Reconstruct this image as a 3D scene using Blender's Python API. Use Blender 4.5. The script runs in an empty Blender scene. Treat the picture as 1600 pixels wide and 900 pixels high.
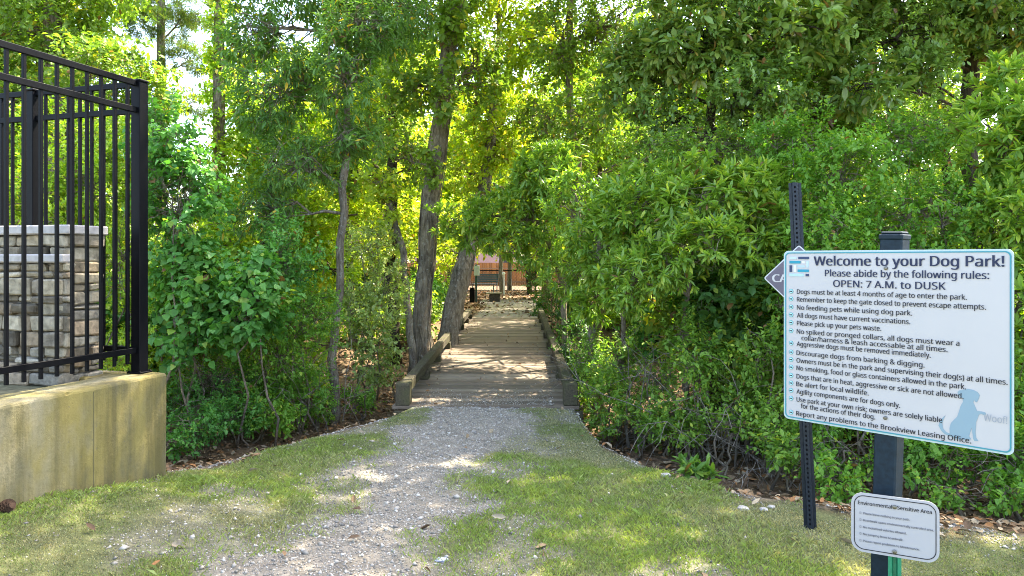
import bpy, bmesh, math, random
import numpy as np
from mathutils import Vector, Matrix

S = bpy.context.scene
COL = S.collection
R = math.radians
rng = np.random.default_rng(7)
random.seed(7)

# ------------------------------------------------------------------ camera, sky, sun, exposure
EYE = 1.5
F, CX, CY = 1150.0, 800.0, 405.0          # focal length and horizon of the photograph in its own pixels
cam = bpy.data.cameras.new('camera')
cam.sensor_width = 36
cam.lens = F / 1600 * 36
cam.shift_y = -45 / 1600
cam.clip_end = 2000
cam.clip_start = 0.05
co = bpy.data.objects.new('camera', cam)
co.location = (0, 0, EYE)
co.rotation_euler = (R(90), 0, 0)
COL.objects.link(co)
S.camera = co

SUN_AZ, SUN_EL = R(48), R(57)
w = bpy.data.worlds.new('World')
S.world = w
w.use_nodes = True
nt = w.node_tree
sky = nt.nodes.new('ShaderNodeTexSky')
sky.sky_type = 'NISHITA'
sky.sun_disc = False
sky.sun_elevation = SUN_EL
sky.sun_rotation = SUN_AZ
sky.air_density = .8
sky.dust_density = 2.5
sky.ozone_density = .4
bg = nt.nodes['Background']
bg.inputs[1].default_value = 0.15
nt.links.new(sky.outputs[0], bg.inputs[0])
sl = bpy.data.lights.new('sun', 'SUN')
sl.energy = 3.0
sl.angle = R(0.53)
sl.color = (1, .93, .82)
so = bpy.data.objects.new('sun', sl)
so.rotation_euler = (R(90) - SUN_EL, 0, math.pi - SUN_AZ)
so.location = (0, 0, 30)
COL.objects.link(so)
S.view_settings.view_transform = 'Standard'
S.view_settings.look = 'None'
S.view_settings.gamma = 1
S.view_settings.use_curve_mapping = False
S.view_settings.exposure = 3.2
S.view_settings.use_white_balance = True
S.view_settings.white_balance_temperature = 6850
S.view_settings.white_balance_tint = 8
S.render.engine = 'CYCLES'
cy = S.cycles
cy.use_denoising = True
cy.denoising_prefilter = 'NONE'
cy.filter_width = 1.0
cy.max_bounces = 9
cy.diffuse_bounces = 5
cy.glossy_bounces = 2
cy.transmission_bounces = 6
cy.transparent_max_bounces = 4
cy.caustics_reflective = False
cy.caustics_refractive = False
cy.sample_clamp_indirect = 6


# ------------------------------------------------------------------ helpers
def at(px, py, d):
    return np.array([(px - CX) / F * d, d, EYE + (CY - py) / F * d])


def hash3(i, seed):
    i = i.astype(np.int64)
    n = i[..., 0] * 374761393 + i[..., 1] * 668265263 + i[..., 2] * 2147483647 + seed * 1274126177
    n = (n ^ (n >> 13)) * 1274126177
    n = n & 0x7fffffff
    n = (n ^ (n >> 16)) & 0xffff
    return n / 65535.0


def vnoise(p, seed=0):
    p = np.asarray(p, float)
    i = np.floor(p)
    f = p - i
    f = f * f * (3 - 2 * f)
    out = 0
    for dx in (0, 1):
        for dy in (0, 1):
            for dz in (0, 1):
                wgt = (f[..., 0] if dx else 1 - f[..., 0]) * (f[..., 1] if dy else 1 - f[..., 1]) * (f[..., 2] if dz else 1 - f[..., 2])
                out = out + wgt * hash3(i + np.array([dx, dy, dz]), seed)
    return out


def n2(x, y, s, seed=0):
    return vnoise(np.stack([x * s, y * s, np.zeros_like(x)], -1), seed)


def smooth(t):
    t = np.clip(t, 0, 1)
    return t * t * (3 - 2 * t)


def unit(v):
    return v / np.maximum(np.linalg.norm(v, axis=-1, keepdims=True), 1e-9)


def mesh_np(name, V, faces, mat, colors=None, parent=None, smoothed=False):
    """one mesh object from numpy arrays: V (n,3), faces (m,k), colours per vertex"""
    V = np.asarray(V, np.float32)
    faces = np.asarray(faces, np.int32)
    k = faces.shape[1]
    me = bpy.data.meshes.new(name)
    me.vertices.add(len(V))
    me.vertices.foreach_set('co', V.ravel())
    me.loops.add(faces.size)
    me.loops.foreach_set('vertex_index', faces.ravel())
    me.polygons.add(len(faces))
    me.polygons.foreach_set('loop_start', np.arange(0, faces.size, k, dtype=np.int32))
    me.polygons.foreach_set('loop_total', np.full(len(faces), k, np.int32))
    if smoothed:
        me.polygons.foreach_set('use_smooth', np.ones(len(faces), bool))
    me.update(calc_edges=True)
    if colors is not None:
        a = me.color_attributes.new('tint', 'FLOAT_COLOR', 'POINT')
        c = np.ones((len(V), 4), np.float32)
        c[:, :3] = colors
        a.data.foreach_set('color', c.ravel())
    me.materials.append(mat)
    o = bpy.data.objects.new(name, me)
    COL.objects.link(o)
    if parent is not None:
        o.parent = parent
    return o


class MB:
    """collects boxes, tubes and prisms into ONE mesh"""

    def __init__(self):
        self.v, self.f, self.c = [], [], []

    def add(self, vs, fs, col=None):
        o = len(self.v)
        self.v += [tuple(map(float, q)) for q in vs]
        self.f += [tuple(o + i for i in q) for q in fs]
        self.c += [col or (1, 1, 1)] * len(vs)

    def box(self, c, s, M=None, ch=0.0, col=None, jit=0.0):
        """box with centre c, full size s, chamfer ch, optional 3x3 rotation M"""
        hx, hy, hz = s[0] / 2, s[1] / 2, s[2] / 2
        if ch <= 0:
            vs = [(x, y, z) for x in (-hx, hx) for y in (-hy, hy) for z in (-hz, hz)]
            fs = [(0, 1, 3, 2), (4, 6, 7, 5), (0, 4, 5, 1), (2, 3, 7, 6), (0, 2, 6, 4), (1, 5, 7, 3)]
        else:
            bm = bmesh.new()
            bmesh.ops.create_cube(bm, size=1)
            for q in bm.verts:
                q.co = Vector((q.co.x * s[0], q.co.y * s[1], q.co.z * s[2]))
                if jit:
                    q.co += Vector([random.uniform(-jit, jit) for _ in range(3)])
            bmesh.ops.bevel(bm, geom=list(bm.edges), offset=ch, segments=1, affect='EDGES')
            bm.verts.index_update()
            vs = [tuple(q.co) for q in bm.verts]
            fs = [tuple(q.index for q in p.verts) for p in bm.faces]
            bm.free()
        c = np.asarray(c, float)
        A = np.asarray(vs)
        if M is not None:
            A = A @ np.asarray(M).T
        self.add(A + c, fs, col)

    def tube(self, pts, rad, n=6, cap=True, col=None, rough=0.0):
        pts = np.asarray(pts, float)
        if np.isscalar(rad):
            rad = [rad] * len(pts)
        vs, fs = [], []
        up = np.array([0.31, 0.87, 0.37])
        for i, p in enumerate(pts):
            t = pts[min(i + 1, len(pts) - 1)] - pts[max(i - 1, 0)]
            t = t / max(np.linalg.norm(t), 1e-9)
            a = up - t * (up @ t)
            a /= max(np.linalg.norm(a), 1e-9)
            b = np.cross(t, a)
            up = a
            for k in range(n):
                an = 2 * math.pi * k / n
                r = rad[i] * (1 + (random.uniform(-rough, rough) if rough else 0))
                vs.append(p + r * (math.cos(an) * a + math.sin(an) * b))
        for i in range(len(pts) - 1):
            for k in range(n):
                fs.append((i * n + k, i * n + (k + 1) % n, (i + 1) * n + (k + 1) % n, (i + 1) * n + k))
        if cap:
            fs.append(tuple(range(n - 1, -1, -1)))
            fs.append(tuple((len(pts) - 1) * n + k for k in range(n)))
        self.add(vs, fs, col)

    def build(self, name, mat, parent=None, smoothed=False, base=None):
        me = bpy.data.meshes.new(name)
        V = np.asarray(self.v)
        if base is not None:
            V = V - np.asarray(base)
        me.from_pydata(V.tolist(), [], self.f)
        a = me.color_attributes.new('tint', 'FLOAT_COLOR', 'POINT')
        c = np.ones((len(self.v), 4), np.float32)
        c[:, :3] = self.c
        a.data.foreach_set('color', c.ravel())
        if smoothed:
            me.polygons.foreach_set('use_smooth', np.ones(len(me.polygons), bool))
        me.materials.append(mat)
        me.update()
        o = bpy.data.objects.new(name, me)
        COL.objects.link(o)
        if parent is not None:
            o.parent = parent
        return o


def tag(o, label=None, cat=None, group=None, kind=None):
    if label:
        o['label'] = label
    if cat:
        o['category'] = cat
    if group:
        o['group'] = group
    if kind:
        o['kind'] = kind
    return o


def empty(name, loc, label, cat, group=None, rz=0, kind=None):
    o = bpy.data.objects.new(name, None)
    o.empty_display_size = .1
    o.location = loc
    o.rotation_euler = (0, 0, rz)
    COL.objects.link(o)
    return tag(o, label, cat, group, kind)


# ------------------------------------------------------------------ materials
class NG:
    def __init__(self, name):
        self.m = bpy.data.materials.new(name)
        self.m.use_nodes = True
        self.t = self.m.node_tree
        self.b = self.t.nodes['Principled BSDF']
        self.out = self.t.nodes['Material Output']

    def n(self, typ, **kw):
        q = self.t.nodes.new(typ)
        for k, v in kw.items():
            if k.startswith('i_'):
                key = k[2:]
                q.inputs[int(key) if key.isdigit() else key].default_value = v
            else:
                setattr(q, k, v)
        return q

    def l(self, a, b):
        self.t.links.new(a, b)

    def coord(self, scale=(1, 1, 1)):
        tc = self.n('ShaderNodeTexCoord')
        mp = self.n('ShaderNodeMapping')
        mp.inputs['Scale'].default_value = scale
        self.l(tc.outputs['Object'], mp.inputs[0])
        return mp.outputs[0]

    def noise(self, vec, scale, detail=4, rough=.55):
        q = self.n('ShaderNodeTexNoise')
        q.inputs['Scale'].default_value = scale
        q.inputs['Detail'].default_value = detail
        q.inputs['Roughness'].default_value = rough
        self.l(vec, q.inputs['Vector'])
        return q.outputs[0]

    def ramp(self, fac, stops):
        q = self.n('ShaderNodeValToRGB')
        e = q.color_ramp.elements
        while len(e) < len(stops):
            e.new(.5)
        for el, (p, c) in zip(e, stops):
            el.position = p
            el.color = (*c, 1) if len(c) == 3 else c
        self.l(fac, q.inputs[0])
        return q.outputs[0]

    def mix(self, fac, a, b, mode='MIX'):
        q = self.n('ShaderNodeMix', data_type='RGBA', blend_type=mode)
        for s, v in ((0, fac), (6, a), (7, b)):
            if isinstance(v, (int, float)):
                q.inputs[s].default_value = v
            elif isinstance(v, tuple):
                q.inputs[s].default_value = (*v, 1)
            else:
                self.l(v, q.inputs[s])
        return q.outputs[2]

    def attr(self, name='tint'):
        q = self.n('ShaderNodeAttribute')
        q.attribute_name = name
        return q.outputs[0]

    def bump(self, h, strength=.4, dist=.01):
        q = self.n('ShaderNodeBump')
        q.inputs['Strength'].default_value = strength
        q.inputs['Distance'].default_value = dist
        self.l(h, q.inputs['Height'])
        self.l(q.outputs[0], self.b.inputs['Normal'])

    def base(self, c, rough=.8, spec=.3, metal=0):
        if isinstance(c, tuple):
            self.b.inputs['Base Color'].default_value = (*c, 1)
        else:
            self.l(c, self.b.inputs['Base Color'])
        self.b.inputs['Roughness'].default_value = rough
        self.b.inputs['Specular IOR Level'].default_value = spec
        self.b.inputs['Metallic'].default_value = metal
        return self.m


def leaf_material(name, rough=.5, spec=.35, trans=.42, tmul=(1.2, 1.35, .5)):
    g = NG(name)
    c = g.attr()
    g.base(c, rough, spec)
    tr = g.n('ShaderNodeBsdfTranslucent')
    g.l(g.mix(1.0, c, tmul, 'MULTIPLY'), tr.inputs[0])
    mx = g.n('ShaderNodeMixShader')
    mx.inputs[0].default_value = trans
    g.l(g.b.outputs[0], mx.inputs[1])
    g.l(tr.outputs[0], mx.inputs[2])
    g.l(mx.outputs[0], g.out.inputs[0])
    return g.m


def bark_material(name, a, b, lich=(.42, .43, .38), amount=.52):
    g = NG(name)
    v = g.coord((1, 1, .16))
    n = g.noise(v, 30, 7, .72)
    c = g.ramp(n, [(.36, a), (.62, b)])
    c = g.mix(1.0, c, g.ramp(g.noise(g.coord((1, 1, .6)), 4, 4, .6), [(.35, (.6, .6, .6)), (.65, (1.25, 1.22, 1.15))]), 'MULTIPLY')
    v2 = g.coord((1, 1, .8))
    spots = g.ramp(g.noise(v2, 21, 6, .72), [(amount + .03, (0, 0, 0)), (amount + .2, (.7, .7, .7))])
    c = g.mix(spots, c, lich)
    g.bump(n, 1.0, .05)
    return g.base(c, .92, .1)


def plain(name, c, rough=.6, spec=.4, metal=0, nscale=0, namt=.25):
    g = NG(name)
    if nscale:
        n = g.noise(g.coord(), nscale, 5)
        col = g.ramp(n, [(.3, tuple(x * (1 - namt) for x in c)), (.7, tuple(min(1, x * (1 + namt)) for x in c))])
        g.bump(n, .15, .004)
        return g.base(col, rough, spec, metal)
    return g.base(c, rough, spec, metal)


def attr_material(name, rough=.85, spec=.2, nscale=40, lo=.75, hi=1.25, bump=.3):
    g = NG(name)
    c = g.attr()
    n = g.noise(g.coord(), nscale, 5, .6)
    r = g.ramp(n, [(.3, (lo,) * 3), (.7, (hi,) * 3)])
    g.bump(n, bump, .01)
    return g.base(g.mix(1.0, c, r, 'MULTIPLY'), rough, spec)


M_LEAF = leaf_material('leaf', .5, .35, .42)
M_GLOSSY = leaf_material('glossy_leaf', .36, .5, .4)
M_GRASS = leaf_material('grass_blade', .6, .25, .35, (1.3, 1.2, .5))
M_LITTER = attr_material('fallen_leaf', .8, .2, 60, .8, 1.2, .1)
M_STONE = attr_material('gravel_stone', .85, .25, 60, .8, 1.15, .2)
M_BARK = bark_material('grey_brown_bark', (.10, .078, .054), (.31, .255, .185))
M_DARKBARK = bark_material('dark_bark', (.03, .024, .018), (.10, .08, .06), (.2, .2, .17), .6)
M_PALEBARK = bark_material('pale_bark', (.11, .085, .06), (.31, .26, .195), (.42, .42, .37), .5)
M_TWIG = bark_material('dry_twig', (.12, .10, .08), (.36, .32, .27), (.4, .4, .36), .7)
M_BLACK = plain('black_powder_coat', (.0028, .003, .0042), .45, .09, 0, 30, .15)


# ------------------------------------------------------------------ terrain
EX = [-12, -2.5, -1.25, -1.0, .62, .75, 1.06, 1.5, 2.7, 10]
EY = [4.2, 4.95, 6.75, 7.4, 7.3, 5.95, 5.1, 4.45, 3.95, 3.4]


def ye(x):
    return np.interp(x, EX, EY)


def gz(x, y):
    x = np.asarray(x, float)
    y = np.asarray(y, float)
    e = ye(x)
    D = np.interp(x, [-2.2, -1.2, .2, 1.3, 3], [.46, .5, .66, .30, .24])
    drop = smooth((y - e) / np.interp(x, [-2, -1, 0, 1, 2], [2.2, 1.5, .8, 1.1, 1.2])) * (1 - smooth((y - 12.5) / 5.0))
    z = -D * drop
    z = z + .17 * smooth((-x - 1.1) / 1.6) * smooth((5.3 - y) / 1.5)
    z = z + .035 * np.exp(-((x + .25) / .9) ** 4) * smooth((y - 6.4) / .9) * (1 - smooth((y - 7.5) / .3))
    z = z - .03 * smooth((y - 5) / 2) * (1 - smooth((y - 12) / 5)) + .05 * smooth((y - 14) / 4)
    z = z - .75 * smooth((y - 24) / 40)
    fade = 1 - smooth((np.hypot(x, y) - 14) / 10)
    z = z + fade * ((n2(x, y, .9, 3) - .5) * .07 + (n2(x, y, 3.1, 4) - .5) * .03 + (n2(x, y, 11, 5) - .5) * .012)
    far = smooth((np.abs(x) - 8) / 20)
    z = z + far * (n2(x, y, .12, 6) - .5) * .8
    return z


PY = [2.0, 3.5, 4.37, 4.9, 5.85, 7.5, 7.9]
PXC = [-1.0, -.93, -.76, -.6, -.55, -.33, -.27]
PHW = [.40, .42, .42, .41, .48, .72, .8]


def path_mask(x, y):
    c = np.interp(y, PY, PXC)
    h = np.interp(y, PY, PHW)
    t = (np.abs(x - c) - h) / .22
    t = t + (n2(x, y, 2.2, 11) - .5) * 2.6 + (n2(x, y, 7, 12) - .5) * 1.4
    m = 1 - smooth(t * .5 + .5)
    far = (np.abs(x + .05) < .9 + (n2(x, y, 1.1, 13) - .5) * .5) & (y > 17.5) & (y < 26)
    return np.where(y > 8, far * 1.0, m)


def bare_mask(x, y):
    return smooth((n2(x, y, 1.3, 21) * .65 + n2(x, y, 4.3, 22) * .35 - .5) / .14)


# metal fence / retaining wall frame of reference (run direction U, inward normal N)
FP = np.array([-2.53, 5.0])
FU = np.array([.294, .956])
FN = np.array([-.956, .294])


def wall_side(x, y):
    """positive behind the retaining wall's front face"""
    return (x - FP[0]) * FN[0] + (y - FP[1]) * FN[1] + .166


def wall_run(x, y):
    return (x - FP[0]) * FU[0] + (y - FP[1]) * FU[1]


def spaced(lo, hi, step, far, grow=1.22):
    a = list(np.arange(lo, hi + step / 2, step))
    s = step
    b, c = [], []
    q = hi
    while q < far:
        s *= grow
        q += s
        b.append(q)
    s = step
    q = lo
    while q > -far:
        s *= grow
        q -= s
        c.append(q)
    return np.array(c[::-1] + a + b)


gx = spaced(-4.6, 4.6, .045, 900)
gy = spaced(2.6, 11.5, .045, 900)
GX, GY = np.meshgrid(gx, gy)
GZ = gz(GX, GY)
pm = path_mask(GX, GY)
bare = bare_mask(GX, GY)
litter = smooth((GY - ye(GX) + .1 + (n2(GX, GY, 3, 31) - .5) * .5) / .35)
bed = ((GX < -1.3) & (GX > -3.6)) * smooth(1 - np.abs(GY - ye(GX) - .55 + (n2(GX, GY, 2.2, 33) - .5) * .3) / .5)
grassc = np.array([.125, .135, .06])
dirtc = np.array([.20, .18, .14])
gravelc = np.array([.245, .216, .178])
litterc = np.array([.15, .10, .06])
fin = n2(GX, GY, 17, 35)
bed = bed + ((GX > .55) & (GX < 3.2)) * smooth(1 - np.abs(GY - ye(GX) - .12 + (n2(GX, GY, 2.2, 34) - .5) * .3) / .2) * .6
C = grassc * (1 - (bare * .6)[..., None]) + dirtc * (bare * .6)[..., None]
C = C * (1 - litter[..., None]) + litterc * litter[..., None]
C = C * (1 - bed[..., None]) + gravelc * .9 * bed[..., None]
C = C * (1 - pm[..., None]) + gravelc * pm[..., None]
C = C * (.8 + .4 * fin[..., None])
ny, nx = GX.shape
idx = np.arange(ny * nx).reshape(ny, nx)
faces = np.stack([idx[:-1, :-1], idx[:-1, 1:], idx[1:, 1:], idx[1:, :-1]], -1).reshape(-1, 4)
g = NG('earth')
c = g.attr()
v = g.coord()
nA = g.noise(v, 55, 6, .7)
nB = g.noise(v, 9, 4, .6)
c = g.mix(1.0, c, g.ramp(nA, [(.3, (.62, .6, .58)), (.72, (1.35, 1.35, 1.3))]), 'MULTIPLY')
c = g.mix(1.0, c, g.ramp(nB, [(.3, (.8, .8, .78)), (.7, (1.2, 1.18, 1.15))]), 'MULTIPLY')
g.bump(nA, .8, .02)
M_EARTH = g.base(c, .95, .1)
o = mesh_np('ground', np.stack([GX, GY, GZ], -1).reshape(-1, 3), faces, M_EARTH, C.reshape(-1, 3), None, True)
tag(o, 'ground of grass verge, gravel track, ditch and leaf strewn forest floor', None, None, 'structure')


# ------------------------------------------------------------------ leaves
# kind: leaves per twig, length, width, (t1,w1),(t2,w2) outline, twig length, angle from the twig, droop, twigs per square metre
KIND = {
    'laurel': dict(n=13, L=.106, W=.029, o=((.3, .42), (.68, .46)), tl=.05, ang=58, dr=.18, m2=84, whorl=True),
    'privet': dict(n=12, L=.045, W=.024, o=((.3, .5), (.68, .42)), tl=.16, ang=60, dr=.12, m2=150, whorl=False),
    'ivy': dict(n=8, L=.07, W=.064, o=((.2, .5), (.55, .42)), tl=.22, ang=75, dr=.35, m2=120, whorl=False),
    'oak': dict(n=11, L=.065, W=.036, o=((.3, .45), (.65, .48)), tl=.2, ang=60, dr=.3, m2=100, whorl=False),
    'willow': dict(n=11, L=.1, W=.024, o=((.3, .48), (.65, .42)), tl=.18, ang=55, dr=.55, m2=95, whorl=False),
    'magnolia': dict(n=9, L=.128, W=.046, o=((.3, .44), (.66, .5)), tl=.1, ang=62, dr=.25, m2=78, whorl=True),
    'needle': dict(n=22, L=.15, W=.009, o=((.3, .5), (.7, .5)), tl=.1, ang=55, dr=.1, m2=40, whorl=True),
}
# leaf colours: (low, high), accent colour, accent share
TINT = {
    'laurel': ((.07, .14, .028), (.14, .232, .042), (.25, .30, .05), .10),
    'laurel_dark': ((.04, .095, .028), (.085, .16, .04), (.16, .22, .04), .03),
    'privet': ((.058, .135, .024), (.11, .215, .036), (.2, .27, .04), .08),
    'lime': ((.12, .20, .024), (.22, .31, .04), (.32, .33, .04), .12),
    'ivy': ((.04, .125, .035), (.085, .20, .055), (.16, .24, .05), .05),
    'oak': ((.075, .13, .028), (.145, .215, .04), (.3, .27, .04), .07),
    'gold': ((.16, .22, .025), (.27, .32, .04), (.42, .34, .05), .1),
    'willow': ((.05, .11, .035), (.10, .175, .05), (.42, .3, .04), .03),
    'magnolia': ((.06, .11, .036), (.125, .195, .058), (.22, .17, .05), .015),
    'pine': ((.05, .09, .03), (.09, .14, .045), (.2, .17, .06), .05),
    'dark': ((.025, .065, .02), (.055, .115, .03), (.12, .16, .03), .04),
    'white': ((.12, .17, .06), (.24, .29, .12), (.3, .3, .1), .1),
}


def make_leaves(P, D, kind, tint, scale=1.0, seed=0):
    r = np.random.default_rng(seed)
    k = KIND[kind]
    nT, n = len(P), k['n']
    D = unit(D)
    ref = np.where(np.abs(D[:, 2:3]) < .9, np.array([[0, 0, 1.]]), np.array([[1., 0, 0]]))
    A = unit(np.cross(D, ref))
    B = np.cross(D, A)
    j = np.arange(n)
    if k['whorl']:
        tpos = r.uniform(0, 1, (nT, n)) * k['tl']
        az = j[None] * 2.399 + r.uniform(0, 6.28, (nT, 1)) + r.normal(0, .25, (nT, n))
        ang = np.radians(k['ang']) * (.45 + .85 * (1 - j / n))[None] + r.normal(0, .18, (nT, n))
    else:
        tpos = (j / n)[None] * k['tl'] * r.uniform(.7, 1.3, (nT, 1)) - k['tl'] * .4
        az = j[None] * math.pi + r.uniform(0, 6.28, (nT, 1)) + r.normal(0, .45, (nT, n))
        ang = np.radians(k['ang']) + r.normal(0, .3, (nT, n))
    tpos = tpos * scale
    base = P[:, None] + D[:, None] * tpos[..., None]
    d = (D[:, None] * np.cos(ang)[..., None] + (A[:, None] * np.cos(az)[..., None] + B[:, None] * np.sin(az)[..., None]) * np.sin(ang)[..., None])
    d[..., 2] -= k['dr'] * r.uniform(.2, 1.4, (nT, n))
    d = unit(d).reshape(-1, 3)
    base = base.reshape(-1, 3)
    N = len(base)
    up = np.array([0, 0, 1.]) + r.normal(0, .42, (N, 3)) + np.repeat(D, n, 0) * .35
    side = unit(np.cross(d, up))
    nrm = np.cross(side, d)
    sz = scale * r.uniform(.45, 1.22, (N, 1))
    L = k['L'] * sz
    W = k['W'] * sz * r.uniform(.85, 1.15, (N, 1))
    (t1, w1), (t2, w2) = k['o']
    cup = r.uniform(.05, .3, (N, 1)) * W
    bend = r.uniform(0, .16, (N, 1)) * L
    V = np.empty((N, 6, 3))
    V[:, 0] = base
    V[:, 1] = base + d * L * t1 + side * W * w1 + nrm * cup
    V[:, 2] = base + d * L * t2 + side * W * w2 + nrm * (cup - bend * .5)
    V[:, 3] = base + d * L - nrm * bend
    V[:, 4] = base + d * L * t2 - side * W * w2 + nrm * (cup - bend * .5)
    V[:, 5] = base + d * L * t1 - side * W * w1 + nrm * cup
    lo, hi, acc, share = TINT[tint]
    lo, hi, acc = (np.array(q) * np.array([1.72, 1.68, 1.2]) for q in (lo, hi, acc))
    f = np.clip(.5 + .5 * (vnoise(base * 1.7, seed % 97) - .5) * 2 * .8 + r.normal(0, .24, N), 0, 1)[:, None]
    c = np.array(lo) * (1 - f) + np.array(hi) * f
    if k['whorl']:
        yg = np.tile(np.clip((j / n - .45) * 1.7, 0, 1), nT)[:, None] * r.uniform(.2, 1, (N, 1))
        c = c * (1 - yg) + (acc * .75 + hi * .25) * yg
    am = r.random(N) < share
    c[am] = np.array(acc) * r.uniform(.7, 1.1, (am.sum(), 1))
    br = r.random(N) < .014
    c[br] = np.array([.2, .11, .04])
    q = np.arange(N)[:, None] * 6
    Fc = np.concatenate([q + np.array([[0, 1, 2, 3]]), q + np.array([[0, 3, 4, 5]])], 1).reshape(-1, 4)
    return V.reshape(-1, 3), Fc, np.repeat(c, 6, 0)


def lobe_twigs(c, rad, n, seed, thr=.36, up=.35):
    r = np.random.default_rng(seed)
    m = int(n * 1.7) + 4
    u = unit(r.normal(size=(m, 3)))
    lump = .58 + .75 * vnoise(u * 2.1 + seed * 1.37, seed % 91)
    rr = np.where(r.random(m) < .7, .62 + .38 * r.random(m), r.random(m) ** .45)
    P = c + u * rad * (rr * lump)[:, None]
    keep = vnoise(P * 2.3, 5 + seed % 7) * .55 + vnoise(P * 6.5, 8) * .45 > thr + .06
    P, u = P[keep][:n], u[keep][:n]
    D = unit(u / np.asarray(rad) * np.mean(rad)) + np.array([0, 0, up]) + r.normal(0, .45, u.shape)
    ok = P[:, 2] > gz(P[:, 0], P[:, 1]) + .04
    return P[ok], unit(D[ok])


SEED = [100]


def curve_pts(a, b, n=5, wob=.08, sag=0.0):
    a, b = np.asarray(a, float), np.asarray(b, float)
    L = np.linalg.norm(b - a)
    t = np.linspace(0, 1, n)[:, None]
    p = a + (b - a) * t
    off = rng.normal(0, wob * L, (n, 3)) * np.sin(t * math.pi)
    p = p + off
    p[:, 2] += np.sin(t[:, 0] * math.pi) * sag * L
    return p


def plant(name, label, cat, lobes, kind, tint, stems=(), group=None, dens=1.0, bark=None, leafm=None, thr=.36,
          twigs=1.0, crown='crown', trunk='trunk', maxscale=3.0, loc=None):
    """a tree or shrub: Empty > trunk (stems, limbs, twigs) + crown (leaves). lobes in picture units and metres:
    (px, py, distance, half width px, half height px, half depth m)"""
    SEED[0] += 17
    sd = SEED[0]
    W = []
    for L in lobes:
        px, py, d, rx, ry, rz = L[:6]
        if rx < 5:                       # already metres: px,py,d are world x,z-height and y
            W.append((np.array([px, d, py]), np.array([rx, rz, ry]), L[6] if len(L) > 6 else kind))
        else:
            W.append((at(px, py, d), np.array([rx / F * d, rz, ry / F * d]), L[6] if len(L) > 6 else kind))
    mb = MB()
    spine = []
    for st in stems:
        pts = np.array([at(*q[:3]) for q in st])
        rad = np.array([q[3] * .5 / F * q[2] for q in st])
        # resample with a little wobble
        tt = np.linspace(0, len(pts) - 1, (len(pts) - 1) * 4 + 1)
        P = np.stack([np.interp(tt, np.arange(len(pts)), pts[:, k]) for k in range(3)], 1)
        Rr = np.interp(tt, np.arange(len(pts)), rad)
        P[1:-1] += rng.normal(0, .09 if rad.max() > .12 else .3, P[1:-1].shape) * Rr[1:-1, None]
        g0 = gz(P[0, 0], P[0, 1])
        if P[0, 2] < g0 + .6:
            P[0, 2] = g0 - .12
            Rr[0] *= 1.25
        mb.tube(P, Rr, 9 if rad.max() > .05 else 6, rough=.07)
        spine += [(p, q) for p, q in zip(P, Rr)]
        if rad.max() > .12:              # woody vines climbing the trunk
            for q in range(4):
                a0, turn = rng.uniform(0, 6.28), rng.uniform(-.16, .16)
                an = a0 + turn * np.arange(len(P)) + rng.normal(0, .12, len(P))
                rr_ = Rr * rng.uniform(1.0, 1.12, len(P))
                vp = P + np.stack([np.cos(an) * rr_, np.sin(an) * rr_, np.zeros(len(P))], 1)
                mb.tube(vp, np.linspace(.013, .006, len(P)) * rng.uniform(.6, 1.2), 5, False)
    if not spine:
        for c, r, _ in W:
            for k in range(2):
                b = c + np.array([rng.uniform(-.5, .5) * r[0], rng.uniform(-.4, .4) * r[1], 0])
                b[2] = gz(b[0], b[1]) - .05
                P = curve_pts(b, c + rng.normal(0, .2, 3) * r, 6, .06)
                rr = np.linspace(.015, .006, 6)
                mb.tube(P, rr, 5)
                spine += [(p, q) for p, q in zip(P, rr)]
    SP = np.array([s[0] for s in spine])
    SR = np.array([s[1] for s in spine])
    allV, allF, allC = [], [], []
    off = 0
    for i, (c, r, kd) in enumerate(W):
        k = KIND[kd]
        sc = min(maxscale, max(1.0, c[1] / 9.0))
        p = 1.6
        area = 4 * math.pi * (((r[0] * r[1]) ** p + (r[0] * r[2]) ** p + (r[1] * r[2]) ** p) / 3) ** (1 / p)
        n = int(.8 * dens * area * k["m2"] / sc ** 2)
        P, D = lobe_twigs(c, r, n, sd * 13 + i * 7, thr)
        if not len(P):
            continue
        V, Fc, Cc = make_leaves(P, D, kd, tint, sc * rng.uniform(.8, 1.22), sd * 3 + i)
        allV.append(V)
        allF.append(Fc + off)
        allC.append(Cc)
        off += len(V)
        # limb from the nearest stem point below the lobe, then boughs and twigs
        dist = np.linalg.norm(SP - c, axis=1) + np.where(SP[:, 2] > c[2], 1.0, 0) + SR * 0
        q = int(np.argmin(dist))
        r0 = min(SR[q] * .7, .012 + .022 * float(np.mean(r)))
        limb = curve_pts(SP[q], c, 6, .07, .05)
        mb.tube(limb, np.linspace(r0, r0 * .5, 6), 6)
        nb = int(min(26, max(5, len(P) * .06)) * twigs)
        for b in rng.choice(len(P), min(nb, len(P)), replace=False):
            s = limb[rng.integers(2, 6)]
            tw = curve_pts(s, P[b], 5, .09, .04)
            mb.tube(tw, np.linspace(max(.005, r0 * .42), .003 * sc, 5), 4, cap=False)
            for _ in range(3):
                e = P[rng.integers(len(P))]
                s2 = tw[rng.integers(2, 5)]
                if np.linalg.norm(e - s2) < .6 * float(np.mean(r)) + .2:
                    mb.tube(curve_pts(s2, e, 4, .1, .02), np.linspace(.004 * sc, .002 * sc, 4), 3, cap=False)
    base = SP[np.argmin(SP[:, 2])].copy() if loc is None else np.asarray(loc, float)
    root = empty(name, tuple(base), label, cat, group)
    mb.build(trunk, bark or M_BARK, root, True, base)
    mesh_np(crown, np.concatenate(allV) - base, np.concatenate(allF), leafm or M_LEAF, np.concatenate(allC), root)
    return root



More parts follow.
